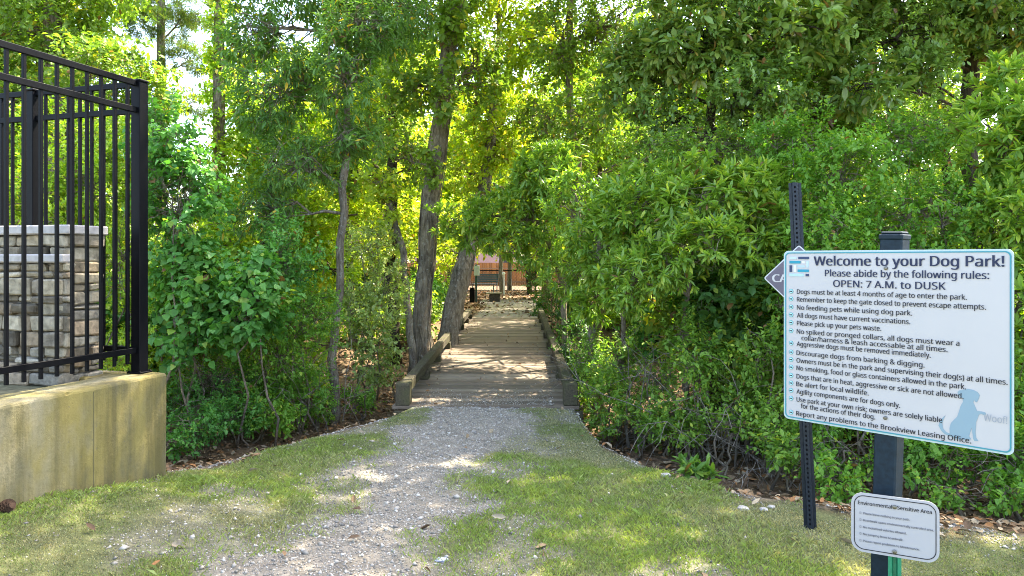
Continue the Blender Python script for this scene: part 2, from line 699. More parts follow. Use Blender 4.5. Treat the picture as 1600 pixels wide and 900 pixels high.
# ------------------------------------------------------------------ footbridge
g = NG('weathered_planks')
c = g.attr()
v = g.coord((.35, 6, 6))
n = g.noise(v, 14, 6, .7)
c = g.mix(1.0, c, g.ramp(n, [(.3, (.62, .6, .57)), (.7, (1.3, 1.28, 1.22))]), 'MULTIPLY')
sp = g.noise(g.coord(), 5, 5, .65)
c = g.mix(g.ramp(sp, [(.5, (0, 0, 0)), (.72, (.45, .45, .45))]), c, (.20, .17, .13))
g.bump(n, .5, .006)
M_PLANK = g.base(c, .85, .2)
g = NG('mossy_timber')
v = g.coord((6, .5, 6))
n = g.noise(v, 9, 6, .7)
c = g.ramp(n, [(.3, (.032, .026, .018)), (.55, (.08, .066, .043)), (.75, (.14, .12, .08))])
ms = g.noise(g.coord(), 4.5, 5, .6)
c = g.mix(g.ramp(ms, [(.44, (0, 0, 0)), (.62, (.6, .6, .6))]), c, (.075, .075, .03))
g.bump(n, .6, .01)
M_TIMBER = g.base(c, .9, .15)

bridge = empty('wooden_footbridge', (-.262, 7.58, -.012), 'long weathered plank footbridge with low timber curbs crossing the leafy ditch', 'footbridge')
bridge.rotation_euler = (R(.45), 0, R(-.5))
mb = MB()
y = 0.0
while y < 10.4:
    t = random.uniform(.8, 1.2)
    wv = .138 + random.uniform(-.003, .003)
    sh = random.choice([(.26, .20, .145), (.20, .15, .105), (.29, .235, .175), (.24, .19, .14), (.16, .125, .09)])
    mb.box((random.uniform(-.012, .012), y + wv / 2, -.02 + random.uniform(-.003, .003)), (1.94 + random.uniform(-.02, .02), wv - .014, .038), None, .004, tuple(q * t * .68 for q in sh), .001)
    y += wv
mb.build('deck', M_PLANK, bridge)
for sx in (-1, 1):
    mb = MB()
    for k in range(4):
        a = k * 2.6
        s0_ = .17 if k == 0 else 0.0
        mb.box((sx * (.87 + random.uniform(-.006, .006)), a + 1.3 + s0_ / 2, .168 + random.uniform(-.006, .006)), (.112, 2.592 - s0_, .118), None, .01, None, .003)
    rail = mb.build('curb_rail', M_TIMBER, bridge)
    for yy in (.085, 1.65, 3.1, 4.6, 6.1, 7.6, 9.1, 10.2):
        mb = MB()
        mb.box((sx * .868, yy, .052 if yy > .2 else .114), (.15, .16, .104 if yy > .2 else .228), None, .008, None, .003)
        mb.build('spacer_block', M_TIMBER, rail)
for sx in (-.75, 0, .75):
    mb = MB()
    mb.box((sx, 5.2, -.135), (.1, 10.3, .19), None, .008)
    mb.build('beam', M_TIMBER, bridge)
for yy in (.35, 3.7, 6.9, 10.0):
    for sx in (-.84, .84):
        mb = MB()
        mb.box((sx, yy, -.52), (.14, .14, .9), None, .01)
        mb.build('pile', M_TIMBER, bridge)
for sx in (-.7, .74):
    mb = MB()
    mb.box((sx, -.035, -.13), (.5, .05, .17), None, .006)
    mb.build('end_board', M_TIMBER, bridge)


# ------------------------------------------------------------------ retaining wall, earth behind it, stone pier
def fpos(s, t, z):
    return np.array([FP[0] + s * FU[0] + t * FN[0], FP[1] + s * FU[1] + t * FN[1], z])


FM = np.array([[FU[0], FN[0], 0], [FU[1], FN[1], 0], [0, 0, 1]])


def fbox(mb, s0, s1, t0, t1, z0, z1, ch=0.0, col=None, jit=0.0):
    mb.box(fpos((s0 + s1) / 2, (t0 + t1) / 2, (z0 + z1) / 2), (s1 - s0, t1 - t0, z1 - z0), FM, ch, col, jit)


g = NG('stained_concrete')
v = g.coord()
fine = g.noise(v, 60, 6, .7)
c = g.ramp(fine, [(.3, (.19, .17, .12)), (.7, (.28, .255, .185))])
alg = g.noise(g.coord((1, 1, .45)), 1.5, 5, .6)
c = g.mix(g.ramp(alg, [(.33, (0, 0, 0)), (.5, (.92, .92, .92))]), c, (.205, .165, .05))
st = g.noise(g.coord((5, 5, .3)), 1.7, 5, .65)
c = g.mix(g.ramp(st, [(.47, (0, 0, 0)), (.66, (.75, .75, .75))]), c, (.085, .072, .03))
pit = g.n('ShaderNodeTexVoronoi')
pit.inputs['Scale'].default_value = 17
g.l(v, pit.inputs['Vector'])
c = g.mix(g.ramp(pit.outputs['Distance'], [(.05, (.7, .7, .7)), (.11, (0, 0, 0))]), c, (.13, .115, .08))
bl = g.noise(g.coord((1.2, 1.2, .5)), 3.3, 4, .6)
c = g.mix(g.ramp(bl, [(.53, (0, 0, 0)), (.68, (.6, .6, .6))]), c, (.08, .078, .055))
sc_ = g.noise(g.coord(), 11, 6, .75)
g.bump(sc_, .55, .02)
M_CONC = g.base(c, .9, .2)

wall = empty('retaining_wall', tuple(fpos(0, 0, -.1)), 'low concrete retaining wall with yellow green stains below the black fence', 'wall')
mb = MB()
ss = np.linspace(-3.3, .06, 120)
prof = [(-.166, -.7), (-.166, .1), (-.166, .5), (-.166, .708), (-.161, .72), (-.150, .727), (-.02, .728), (.118, .727), (.128, .72), (.134, .70), (.134, -.7)]
vs, fs = [], []
for i_, s_ in enumerate(ss):
    for k_, (t_, z_) in enumerate(prof):
        chip = max(0.0, random.gauss(0, 1) - 1.1) * .007 if 3 <= k_ <= 5 else 0
        en = (s_ if 0 < i_ < 119 else s_ + random.uniform(-.004, .002))
        vs.append(fpos(en, t_ + chip + random.uniform(-.0015, .0015), z_ - chip * .8))
npf = len(prof)
for i_ in range(119):
    for k_ in range(npf - 1):
        a_ = i_ * npf + k_
        fs.append((a_, a_ + 1, a_ + npf + 1, a_ + npf))
fs.append(tuple(range(npf)))
fs.append(tuple(119 * npf + k_ for k_ in range(npf - 1, -1, -1)))
mb.add(vs, fs)
mb.build('wall_panel', M_CONC, wall, base=fpos(0, 0, -.1))
mb = MB()
fbox(mb, -.24, .06, .138, 3.0, -.8, .722, .012)
mb.build('return_panel', M_CONC, wall, base=fpos(0, 0, -.1))
mb = MB()
fbox(mb, -.5305, -.5275, -.1685, -.1662, -.3, .70, 0)
mb.build('joint_line', plain('dark_joint', (.16, .14, .08), .95, .1), wall, base=fpos(0, 0, -.1))

mb = MB()
fbox(mb, -3.3, -.246, .14, 3.0, -.8, .69, .0)
o = mb.build('raised_ground', plain('bed_earth', (.13, .12, .07), .95, .1, 0, 20, .4))
tag(o, 'raised bed of earth held behind the concrete retaining wall', None, None, 'structure')

M_LEDGE = attr_material('ledge_stone', .85, .2, 22, .55, 1.3, .7)
M_CAP = plain('cast_stone_cap', (.34, .32, .31), .8, .25, 0, 25, .15)
STC = [(.20, .165, .115), (.30, .24, .16), (.44, .37, .26), (.38, .31, .21), (.48, .42, .32), (.32, .27, .2), (.42, .32, .21), (.26, .23, .18), (.50, .43, .31)]


def ledge(mb, s0, s1, t0, t1, z0, z1):
    """rows of split stones bedded round a core"""
    fbox(mb, s0 + .03, s1 - .03, t0 + .03, t1 - .03, z0, z1, 0, (.16, .14, .12))
    z = z0
    while z < z1 - .01:
        h = min(random.choice((.038, .05, .062, .08, .10)) * random.uniform(.85, 1.15), z1 - z)
        if z1 - z - h < .04:
            h = z1 - z
        for face in range(4):
            a0, a1 = (t0, t1) if face in (0, 1) else (s0, s1)
            a = a0
            while a < a1 - .005:
                L = min(random.uniform(.07, .27), a1 - a)
                if a1 - a - L < .07:
                    L = a1 - a
                pr = random.uniform(-.006, .034)
                k = random.uniform(.42, .82)
                col = tuple(q * k for q in random.choice(STC))
                g2 = .005
                zz = (z + g2 / 2, z + h - g2)
                if face == 0:
                    fbox(mb, s0 - pr, s0 + .05, a + g2, a + L - g2, *zz, .010, col, .010)
                elif face == 1:
                    fbox(mb, s1 - .05, s1 + pr, a + g2, a + L - g2, *zz, .010, col, .010)
                elif face == 2:
                    fbox(mb, a + g2, a + L - g2, t0 - pr, t0 + .05, *zz, .010, col, .010)
                else:
                    fbox(mb, a + g2, a + L - g2, t1 - .05, t1 + pr, *zz, .010, col, .010)
                a += L
        z += h


pier = empty('stone_pier', tuple(fpos(-.2, .5, .70)), 'pale stacked ledgestone pier with smooth grey caps behind the black fence', 'stone pier')
pb = fpos(-.2, .5, .70)
mb = MB()
ledge(mb, -.32, -.065, .26, 1.25, .69, 1.66)
mb.build('stonework', M_LEDGE, pier, base=pb)
mb = MB()
fbox(mb, -.37, -.05, .21, 1.28, 1.662, 1.722, .008)
mb.build('cap', M_CAP, pier, base=pb)
mb = MB()
ledge(mb, -.425, -.352, .19, 1.25, .69, 1.475)
mb.build('ledge', M_LEDGE, pier, base=pb)
mb = MB()
fbox(mb, -.45, -.350, .17, 1.28, 1.478, 1.532, .008)
mb.build('ledge_cap', M_CAP, pier, base=pb)


# ------------------------------------------------------------------ black metal fence, two runs
def fence_run(name, label, along_s, length, posts, first, gap=.106):
    def bx(mb, a0, a1, b0, b1, z0, z1, ch=0.0):
        if along_s:
            fbox(mb, -a1, -a0, b0, b1, z0, z1, ch)
        else:
            fbox(mb, b0, b1, a0, a1, z0, z1, ch)
    base = fpos(0, 0, .73)
    root = empty(name, tuple(base), label, 'fence')
    a0 = .0385
    for z in (2.688, 2.508, .885):
        mb = MB()
        bx(mb, a0, length, -.014, .014, z - .019, z + .019, .002)
        mb.build('rail', M_BLACK, root, base=base)
    a = first
    while a < length - .02:
        if all(abs(a - p) > .05 for p in posts):
            mb = MB()
            # broken where the rails pass through
            for z0, z1 in ((.80, .8655), (.9045, 2.4885), (2.5275, 2.6685)):
                bx(mb, a - .0095, a + .0095, -.0095, .0095, z0, z1, .0015)
            mb.build('picket', M_BLACK, root, base=base)
        a += gap
    for p in posts:
        mb = MB()
        bx(mb, p - .038, p + .038, -.038, .038, .735, 2.70, .004)
        q = mb.build('post', M_BLACK, root, base=base)
        mb = MB()
        bx(mb, p - .042, p + .042, -.042, .042, 2.70, 2.716, .004)
        mb.build('post_cap', M_BLACK, q)
        me = q.children[-1].data
        me.transform(Matrix.Translation(-Vector(base)))
        mb = MB()
        bx(mb, p - .056, p + .056, -.056, .056, .729, .739, .002)
        for i in (-1, 1):
            for j in (-1, 1):
                cpt = fpos(-(p + i * .044), j * .044, .743) if along_s else fpos(j * .044, p + i * .044, .743)
                mb.box(cpt, (.014, .014, .01), FM, .002)
        pl = mb.build('base_plate', M_BLACK, q, base=base)
    return root


fence_run('metal_fence', 'black metal picket fence run along the top of the concrete wall, ending at a post', True, 2.6, [0, 2.45], .1046)
fence_run('metal_fence', 'black metal picket fence run seen behind the stone pier, turning away from the wall end', False, 2.9, [.944, 2.75], .10, .104)


# ------------------------------------------------------------------ signs
SA = np.array([.682, -.7314, 0])
SN = np.array([.7314, .682, 0])        # away from the viewer
SO = np.array([1.2425, 3.36, 0])


def frame(a, nrm, origin):
    """matrix taking (u, w, v) to the world"""
    M = Matrix.Identity(4)
    for i in range(3):
        M[i][0], M[i][1], M[i][2], M[i][3] = a[i], nrm[i], (0, 0, 1)[i], origin[i]
    return M


def rrect(u0, v0, u1, v1, r, n=6):
    pts = []
    for cxx, cyy, a0 in ((u1 - r, v0 + r, -90), (u1 - r, v1 - r, 0), (u0 + r, v1 - r, 90), (u0 + r, v0 + r, 180)):
        for k in range(n + 1):
            an = R(a0 + 90 * k / n)
            pts.append((cxx + r * math.cos(an), cyy + r * math.sin(an)))
    return pts


def plate(mb, pts, w0, w1, col=None):
    n = len(pts)
    vs = [(u, w0, v) for u, v in pts] + [(u, w1, v) for u, v in pts]
    fs = [tuple(range(n)), tuple(range(2 * n - 1, n - 1, -1))] + [(i, n + i, n + (i + 1) % n, (i + 1) % n) for i in range(n)]
    mb.add(vs, fs, col)


def ring(mb, outer, inner, w0, w1, col=None):
    n = len(outer)
    vs = [(u, w0, v) for u, v in outer] + [(u, w0, v) for u, v in inner] + [(u, w1, v) for u, v in outer] + [(u, w1, v) for u, v in inner]
    fs = []
    for i in range(n):
        j = (i + 1) % n
        fs += [(i, j, n + j, n + i), (i, 2 * n + i, 2 * n + j, j), (n + i, n + j, 3 * n + j, 3 * n + i)]
    mb.add(vs, fs, col)


def sans():
    """the plain grotesque that ships with Blender, else Blender's built-in face"""
    try:
        import os
        f = os.path.join(bpy.utils.system_resource('DATAFILES'), 'fonts', 'NotoSansMath-Regular.woff2')
        return bpy.data.fonts.load(f)
    except Exception:
        return None


FONT = sans()


CAPH = [.72]


def text_mesh(lines, w, bold=.012):
    """lines: (string, u0, u1 or None, baseline v, cap height) -> MB of flat letters at depth w; bold letters are struck three times"""
    mb = MB()
    for s, u0, u1, v0, cap in lines:
        cu = bpy.data.curves.new('lettering', 'FONT')
        if FONT:
            cu.font = FONT
        cu.body = s
        cu.size = 1
        cu.resolution_u = 3
        ob = bpy.data.objects.new('lettering', cu)
        COL.objects.link(ob)
        bpy.context.view_layer.update()
        me = ob.evaluated_get(bpy.context.evaluated_depsgraph_get()).to_mesh()
        V = np.array([q.co[:] for q in me.vertices])
        Fs = [tuple(p.vertices) for p in me.polygons]
        ky = cap / CAPH[0]
        V[:, 0] -= V[:, 0].min()
        if s == 'H':
            CAPH[0] = V[:, 1].max()
        kx = (u1 - u0) / V[:, 0].max() if u1 else ky
        for i, dx in enumerate((-bold, 0, bold) if bold > .006 else (0,)):
            mb.add([(u0 + q[0] * kx + dx * ky, w - .0003 * i, v0 + q[1] * ky) for q in V], Fs)
        bpy.data.objects.remove(ob)
        bpy.data.curves.remove(cu)
    return mb


text_mesh([('H', 0, None, 0, .02)], 0)
M_WHITE = plain('sign_white', (.385, .37, .38), .35, .5, 0, 3, .03)
M_EDGE = plain('sign_edge', (.36, .44, .455), .4, .5)
M_TEAL = plain('sign_teal', (.03, .20, .25), .4, .4)
M_INK = plain('sign_ink', (.012, .018, .05), .5, .3)
M_BLKINK = plain('sign_black_ink', (.012, .012, .018), .5, .3)
M_GREYINK = plain('sign_grey_ink', (.26, .28, .31), .5, .3)
M_DOG = plain('sign_pale_blue', (.19, .27, .32), .5, .3)
M_POST = plain('painted_post', (.007, .017, .027), .55, .2, 0, 45, .3)
M_BOLT = plain('bolt_steel', (.16, .15, .13), .4, .5, .9)
M_LOGO = attr_material('sign_logo', .5, .3, 3, .98, 1.02, 0)

sign = empty('rules_sign', (0, 0, 0), 'large white dog park rules sign on a dark square post at the right', 'sign')
sign.matrix_world = frame(SA, SN, SO)
BW, BH, BZ = .889, .762, .776
mb = MB()
plate(mb, [(u, v + BZ) for u, v in rrect(0, 0, BW, BH, .022)], -.003, .0)
board = mb.build('board', M_EDGE, sign)
mb = MB()
plate(mb, [(u, v + BZ) for u, v in rrect(.010, .010, BW - .010, BH - .010, .018)], -.0045, -.0032)
mb.build('face', M_WHITE, board)
mb = MB()
ring(mb, [(u, v + BZ) for u, v in rrect(.0075, .0075, BW - .0075, BH - .0075, .02)], [(u, v + BZ) for u, v in rrect(.0125, .0125, BW - .0125, BH - .0125, .016)], -.0062, -.0033)
mb.build('border', M_TEAL, board)
k = .0205
RULES = [
    ("Dogs must be at least 4 months of age to enter the park.", .064, .737, .5685, 1),
    ("Remember to keep the gate closed to prevent escape attempts.", .064, .801, .534, 1),
    ("No feeding pets while using dog park.", .064, .543, .4975, 1),
    ("All dogs must have current vaccinations.", .064, .536, .462, 1),
    ("Please pick up your pets waste.", .064, .425, .427, 1),
    ("No spiked or pronged collars, all dogs must wear a", .063, .712, .390, 1),
    ("collar/harness & leash accessable at all times.", .085, .671, .362, 0),
    ("Aggressive dogs must be removed immediately.", .063, .611, .334, 1),
    ("Discourage dogs from barking & digging.", .062, .589, .2935, 1),
    ("Owners must be in the park and supervising their dog(s) at all times.", .062, .870, .2595, 1),
    ("No smoking, food or glass containers allowed in the park.", .062, .734, .2255, 1),
    ("Dogs that are in heat, aggressive or sick are not allowed.", .062, .726, .188, 1),
    ("Be alert for local wildlife.", .061, .375, .1535, 1),
    ("Agility components are for dogs only.", .062, .498, .120, 1),
    ("Use park at your own risk; owners are solely liable", .062, .652, .0845, 1),
    ("for the actions of their dog.", .082, .401, .0575, 0),
    ("Report any problems to the Brookview Leasing Office.", .061, .752, .0215, 1),
]
text_mesh([("Welcome to your Dog Park!", .142, .859, BZ + .6965, .040)], -.0075, .02).build('heading_lettering', M_INK, board)
text_mesh([("Please abide by the following rules:", .191, .811, BZ + .6495, .0285), ("OPEN: 7 A.M. to DUSK", .227, .664, BZ + .6045, .029)], -.0075, .015).build('subheading_lettering', M_INK, board)
text_mesh([(s, a, b, BZ + v, k) for s, a, b, v, _ in RULES], -.0075, .011).build('rules_lettering', M_BLKINK, board)
text_mesh([("Woof!", .793, .869, BZ + .115, .027)], -.0075, .006).build('speech_lettering', M_GREYINK, board)
DOG = [(.7053, .2125), (.7126, .2189), (.7247, .2233), (.7415, .2276), (.7583, .2263), (.7726, .2201), (.7802, .209), (.7764, .195), (.7707, .1807), (.7647, .1826), (.7611, .1888), (.7588, .1777), (.7649, .1637), (.7706, .1484), (.7852, .1484), (.7969, .1475), (.8005, .1422), (.7982, .136), (.7935, .1358), (.7853, .1393), (.7771, .1345), (.7737, .1219), (.768, .1048), (.7671, .0858), (.7661, .0641), (.768, .0456), (.7759, .0349), (.7629, .0325), (.7581, .0398), (.756, .0596), (.7528, .0821), (.7494, .0666), (.7442, .0481), (.7522, .0373), (.7391, .0328), (.7198, .0302), (.6979, .0276), (.6755, .0368), (.6605, .0417), (.6478, .0534), (.6388, .0713), (.6424, .0844), (.6522, .1027), (.6633, .1149), (.656, .0977), (.652, .0818), (.6553, .0616), (.6654, .0508), (.6779, .0461), (.6776, .0681), (.6823, .0881), (.6944, .1039), (.7041, .1164), (.71, .1364), (.7158, .1592), (.724, .1768), (.7227, .1902), (.7129, .1943), (.7067, .2017)]
mb = MB()
plate(mb, [(u, v + BZ) for u, v in DOG][::-1], -.0062, -.0046)
mb.build('dog_silhouette', M_DOG, board)
LG = {'l': (.38, .47, .52), 'n': (.03, .045, .10), 't': (.015, .22, .31), 'p': (.55, .56, .62), 'g': (.34, .43, .47), 'b': (.32, .46, .54)}
mb = MB()
for c_, a0, b0, a1, b1 in [('l', .029, .7238, .0615, .7345), ('n', .0696, .7239, .1188, .7349), ('t', .028, .7045, .0797, .7166), ('p', .0875, .705, .0992, .7151), ('l', .107, .6868, .1174, .7163), ('n', .0283, .666, .0406, .6967), ('p', .0482, .6663, .0586, .6969), ('g', .0657, .6864, .1, .6966), ('t', .0661, .6666, .1181, .6781), ('b', .0263, .6467, .0945, .6592), ('n', .1032, .6476, .1184, .6585)]:
    plate(mb, [(a0, b0 + BZ), (a1, b0 + BZ), (a1, b1 + BZ), (a0, b1 + BZ)], -.0065, -.0046, LG[c_])
mb.build('logo', M_LOGO, board)
mb = MB()
for s, a, b, v, bul in RULES:
    if bul:
        cu_, cv_ = .0355, BZ + v + .0105
        for rr, ww, cc in ((.0105, -.0062, (.06, .26, .28)), (.0083, -.0072, (.36, .56, .58))):
            plate(mb, [(cu_ + rr * math.cos(q * .5236), cv_ + rr * math.sin(q * .5236)) for q in range(12)], ww, -.0046, cc)
        for dx in (-.0035, .0035):
            plate(mb, [(cu_ + dx + .0032 * math.cos(q * 1.0472), cv_ + .0036 * math.sin(q * 1.0472)) for q in range(6)], -.0082, -.0046, (.02, .04, .05))
        plate(mb, [(cu_ - .004, cv_ - .0013), (cu_ + .004, cv_ - .0013), (cu_ + .004, cv_ + .0013), (cu_ - .004, cv_ + .0013)], -.0080, -.0046, (.02, .04, .05))
mb.build('bullet_marks', M_LOGO, board)
for cu_, cv_ in ((.443, .687), (.441, .070)):
    mb = MB()
    mb.tube([(cu_, -.0046, BZ + cv_), (cu_, -.011, BZ + cv_), (cu_, -.0125, BZ + cv_)], [.008, .0075, .004], 10)
    mb.build('bolt', M_BOLT, board)
mb = MB()
lean = .0267
z0, z1 = -.12, 1.585
cs = math.cos(lean)
LM = np.array([[1, 0, lean], [0, 1, 0], [-lean, 0, 1]])
mb.box((.416 + lean * (z0 + z1) / 2, .0475, (z0 + z1) / 2), (.089, .089, z1 - z0), LM, .006)
mb.build('post', M_POST, sign)
mb = MB()
cxu = .416 + lean * 1.6
mb.box((cxu, .0475, 1.592), (.096, .096, .022), LM, .004)
mb.box((cxu, .0475, 1.609), (.082, .082, .012), LM, .005)
mb.build('post_cap', M_POST, sign)


def u_channel(mb, base, top, a, nrm, width, depth, th=.004):
    """hat shaped post section swept from base to top; a across, nrm away from the viewer"""
    wv = width
    prof = [(-wv / 2, 0), (-wv * .27, 0), (-wv * .2, -depth), (wv * .2, -depth), (wv * .27, 0), (wv / 2, 0)]
    back = [(wv / 2, th), (wv * .27 - th * .6, th), (wv * .2 - th, -depth + th), (-wv * .2 + th, -depth + th), (-wv * .27 + th * .6, th), (-wv / 2, th)]
    P = prof + back
    n = len(P)
    a, nrm, base, top = map(np.asarray, (a, nrm, base, top))
    vs = [base + a * u + nrm * q for u, q in P] + [top + a * u + nrm * q for u, q in P]
    fs = [(i, (i + 1) % n, n + (i + 1) % n, n + i) for i in range(n)]
    for i in range(5):
        fs += [(i, n - 1 - i, n - 2 - i, i + 1), (n + i, n + i + 1, 2 * n - 2 - i, 2 * n - 1 - i)]
    mb.add(vs, fs)


def hole_row(mb, base, top, a, nrm, depth, step, r=.0042):
    base, top = np.asarray(base), np.asarray(top)
    L = np.linalg.norm(top - base)
    t = (top - base) / L
    q = step
    while q < L - .01:
        c0 = base + t * q - np.asarray(nrm) * (depth + .0006)
        mb.add([c0 + np.asarray(a) * r * math.cos(i * .785) + t * r * 1.25 * math.sin(i * .785) for i in range(8)], [tuple(range(8))])
        q += step


# dark steel channel post with the diamond sign, behind the rules board
CB, CT = np.array([1.650, 4.06, -.08]), np.array([1.575, 4.10, 1.925])
CA_, CN_ = np.array([.93, -.3676, 0]), np.array([.3676, .93, 0])
M_STEEL = plain('dark_steel', (.014, .019, .028), .45, .35, .3, 60, .3)
M_HOLE = plain('punched_hole', (.003, .003, .004), .9, .05)
dia = empty('diamond_sign', tuple(CB + np.array([0, 0, .08])), 'purple grey diamond sign on a perforated dark steel post, half hidden behind the rules board', 'sign')
mb = MB()
u_channel(mb, CB, CT, CA_, CN_, .066, .028)
pst = mb.build('post', M_STEEL, dia, base=CB + np.array([0, 0, .08]))
mb = MB()
hole_row(mb, CB, CT, CA_, CN_, .028, .0254, .0055)
mb.build('punched_holes', M_HOLE, pst, base=CB + np.array([0, 0, .08]))
dz = 1.5 - 30 / 1150 * 4.05
tq = (dz - CB[2]) / (CT[2] - CB[2])
DC = CB + (CT - CB) * tq - CN_ * .034
FMx = frame(CA_, CN_, DC - (CB + np.array([0, 0, .08])))


def placed(mb, name, mat, parent, M):
    mb.v = [tuple(M @ Vector(q)) for q in mb.v]
    return mb.build(name, mat, parent)


def diamond(r, rad=.012):
    pts = rrect(-r / 1.4142, -r / 1.4142, r / 1.4142, r / 1.4142, rad)
    cc = math.cos(R(45))
    return [((u - v) * cc, (u + v) * cc) for u, v in pts]


HD = .185
mb = MB()
plate(mb, diamond(HD), -.002, .0)
pn = placed(mb, 'panel', plain('diamond_border_white', (.4, .4, .42), .4, .5), dia, FMx)
mb = MB()
plate(mb, diamond(HD - .009, .008), -.0036, -.0022)
placed(mb, 'face', plain('diamond_mauve', (.085, .072, .10), .5, .4), pn, FMx)
placed(text_mesh([("CAUTION", -.137, .137, -.021, .042)], -.0052, .03), 'lettering', M_WHITE, pn, FMx)

# small notice on its own green channel post in front of the square post
NA = np.array([.8885, -.4590, 0])
NN = np.array([.4590, .8885, 0])
NO = np.array([1.3919, 3.02, .308])
nW, nH = .3137, .241
notice = empty('notice_sign', (1.553, 2.975, 0), 'small white notice with rounded corners on a green post below the rules board', 'sign')
nb = np.array([1.553, 2.975, 0])
NM = frame(NA, NN, NO - nb)
mb = MB()
plate(mb, rrect(0, 0, nW, nH, .045, 8), -.0025, 0)
nbd = placed(mb, 'board', plain('notice_white', (.345, .33, .345), .4, .45), notice, NM)
mb = MB()
ring(mb, rrect(.0105, .0105, nW - .0105, nH - .0105, .037, 8), rrect(.0135, .0135, nW - .0135, nH - .0135, .034, 8), -.0042, -.0026)
placed(mb, 'border', M_BLKINK, nbd, NM)
ku = nW / .337
placed(text_mesh([("Environmental", .0275 * ku, .1592 * ku, .1925, .0145), ("Sensitive Area", .1801 * ku, .3087 * ku, .193, .0145)], -.0045, .012), 'heading_lettering', M_BLKINK, nbd, NM)
nl = [("Please leave nothing in your path.", .2271, .156), ("Boardwalk spans environmentally controlled area.", .3156, .128), ("No motorized vehicles allowed.", .2142, .0997), ("No jumping from boardwalk.", .2025, .0716), ("Please report problems to Maintenance.", .2627, .044)]
placed(text_mesh([(s, .0479 * ku, b * ku, v - .002, .0085) for s, b, v in nl] + [("\u2022", .034 * ku, None, v - .002, .009) for s, b, v in nl], -.0045, .012), 'rules_lettering', plain('notice_ink', (.10, .10, .12), .5), nbd, NM)
for cv_ in (.2008, .022):
    mb = MB()
    cu_ = .170 * ku
    mb.tube([(cu_, -.0026, cv_), (cu_, -.009, cv_), (cu_, -.0105, cv_)], [.0085, .008, .004], 10)
    placed(mb, 'bolt', M_BOLT, nbd, NM)
mb = MB()
pc = NO + NA * (.170 * ku) + NN * .006
u_channel(mb, (pc[0], pc[1], -.1), (pc[0], pc[1], .52), NA, -NN, .048, .018, .004)
gp = mb.build('post', plain('green_enamel', (.012, .17, .085), .4, .5, 0, 60, .2), notice, base=nb)


# ------------------------------------------------------------------ things beyond the bridge
def gpt(px, d):
    x = (px - CX) / F * d
    return np.array([x, d, float(gz(x, d))])


M_FENCE = attr_material('cedar_fence', .85, .2, 14, .7, 1.25, .3)
b0 = gpt(755, 60)
root = empty('wooden_fence', tuple(b0), 'tall brown privacy fence of upright boards behind the clearing', 'fence')
mb = MB()
x = -14.0
while x < 10:
    k = random.uniform(.7, 1.25)
    mb.box((x, 60 + .02 * math.sin(x), -.75 + .98 + random.uniform(-.01, .01)), (.138, .02, 1.96), None, 0, (.25 * k, .105 * k, .028 * k))
    x += .145
mb.build('boards', M_FENCE, root, base=b0)
for z in (-.35, .75):
    mb = MB()
    mb.box((-2, 59.96, z), (24, .05, .09), None, 0, (.2, .12, .06))
    mb.build('rail', M_FENCE, root, base=b0)
for x in np.arange(-13, 10, 2.4):
    mb = MB()
    mb.box((x, 59.92, .2), (.09, .06, 1.9), None, 0, (.22, .13, .07))
    mb.build('post', M_FENCE, root, base=b0)


def house(name, label, x0, x1, y0, y1, zb, ze, zr, wallm, roofm):
    b = np.array([(x0 + x1) / 2, y0, zb])
    r = empty(name, tuple(b), label, 'house')
    mb = MB()
    mb.box(((x0 + x1) / 2, (y0 + y1) / 2, (zb + ze) / 2), (x1 - x0, y1 - y0, ze - zb))
    wl = mb.build('wall', wallm, r, base=b)
    mb = MB()
    e = .45
    ym = (y0 + y1) / 2
    vs = [(x0 - e, y0 - e, ze), (x1 + e, y0 - e, ze), (x1 + e, y1 + e, ze), (x0 - e, y1 + e, ze), (x0 + 2.6, ym, zr), (x1 - 2.6, ym, zr)]
    vs += [(p[0], p[1], p[2] - .14) for p in vs[:4]]
    mb.add(vs, [(0, 1, 5, 4), (1, 2, 5), (2, 3, 4, 5), (3, 0, 4), (0, 6, 7, 1), (1, 7, 8, 2), (2, 8, 9, 3), (3, 9, 6, 0), (6, 9, 8, 7)])
    mb.build('roof', roofm, r, base=b)
    for wx in np.linspace(x0 + 1.4, x1 - 1.4, 3):
        mb = MB()
        mb.box((wx, y0 - .02, (zb + ze) / 2 + .3), (1.0, .06, 1.1), None, .01)
        q = mb.build('window', plain('window_trim', (.7, .68, .64), .5), r, base=b)
        mb = MB()
        mb.box((wx, y0 - .06, (zb + ze) / 2 + .3), (.86, .03, .96))
        mb.build('pane', plain('window_glass', (.03, .04, .05), .1, .6), q, base=b)
    return r


g = NG('rose_brick')
br = g.n('ShaderNodeTexBrick')
br.inputs['Color1'].default_value = (.36, .20, .17, 1)
br.inputs['Color2'].default_value = (.30, .16, .135, 1)
br.inputs['Mortar'].default_value = (.42, .36, .33, 1)
br.inputs['Scale'].default_value = 4
rot = g.n('ShaderNodeMapping')
rot.inputs['Rotation'].default_value = (R(90), 0, 0)
tc = g.n('ShaderNodeTexCoord')
g.l(tc.outputs['Object'], rot.inputs[0])
g.l(rot.outputs[0], br.inputs['Vector'])
M_BRICK = g.base(br.outputs[0], .9, .2)
house('brick_house', 'rose brick house with a low brown roof beyond the wooden fence', -10, .6, 72, 82, -.8, 3.3, 6.0, M_BRICK, plain('shingle_brown', (.19, .13, .11), .9, .2, 0, 6, .3))
house('tan_house', 'ochre sided house glimpsed beyond the wooden fence, right of the brick one', 1.6, 9, 74, 83, -.8, 2.9, 5.4, plain('ochre_siding', (.50, .27, .08), .8, .2, 0, 4, .2), plain('shingle_grey', (.13, .12, .115), .9, .2, 0, 6, .3))

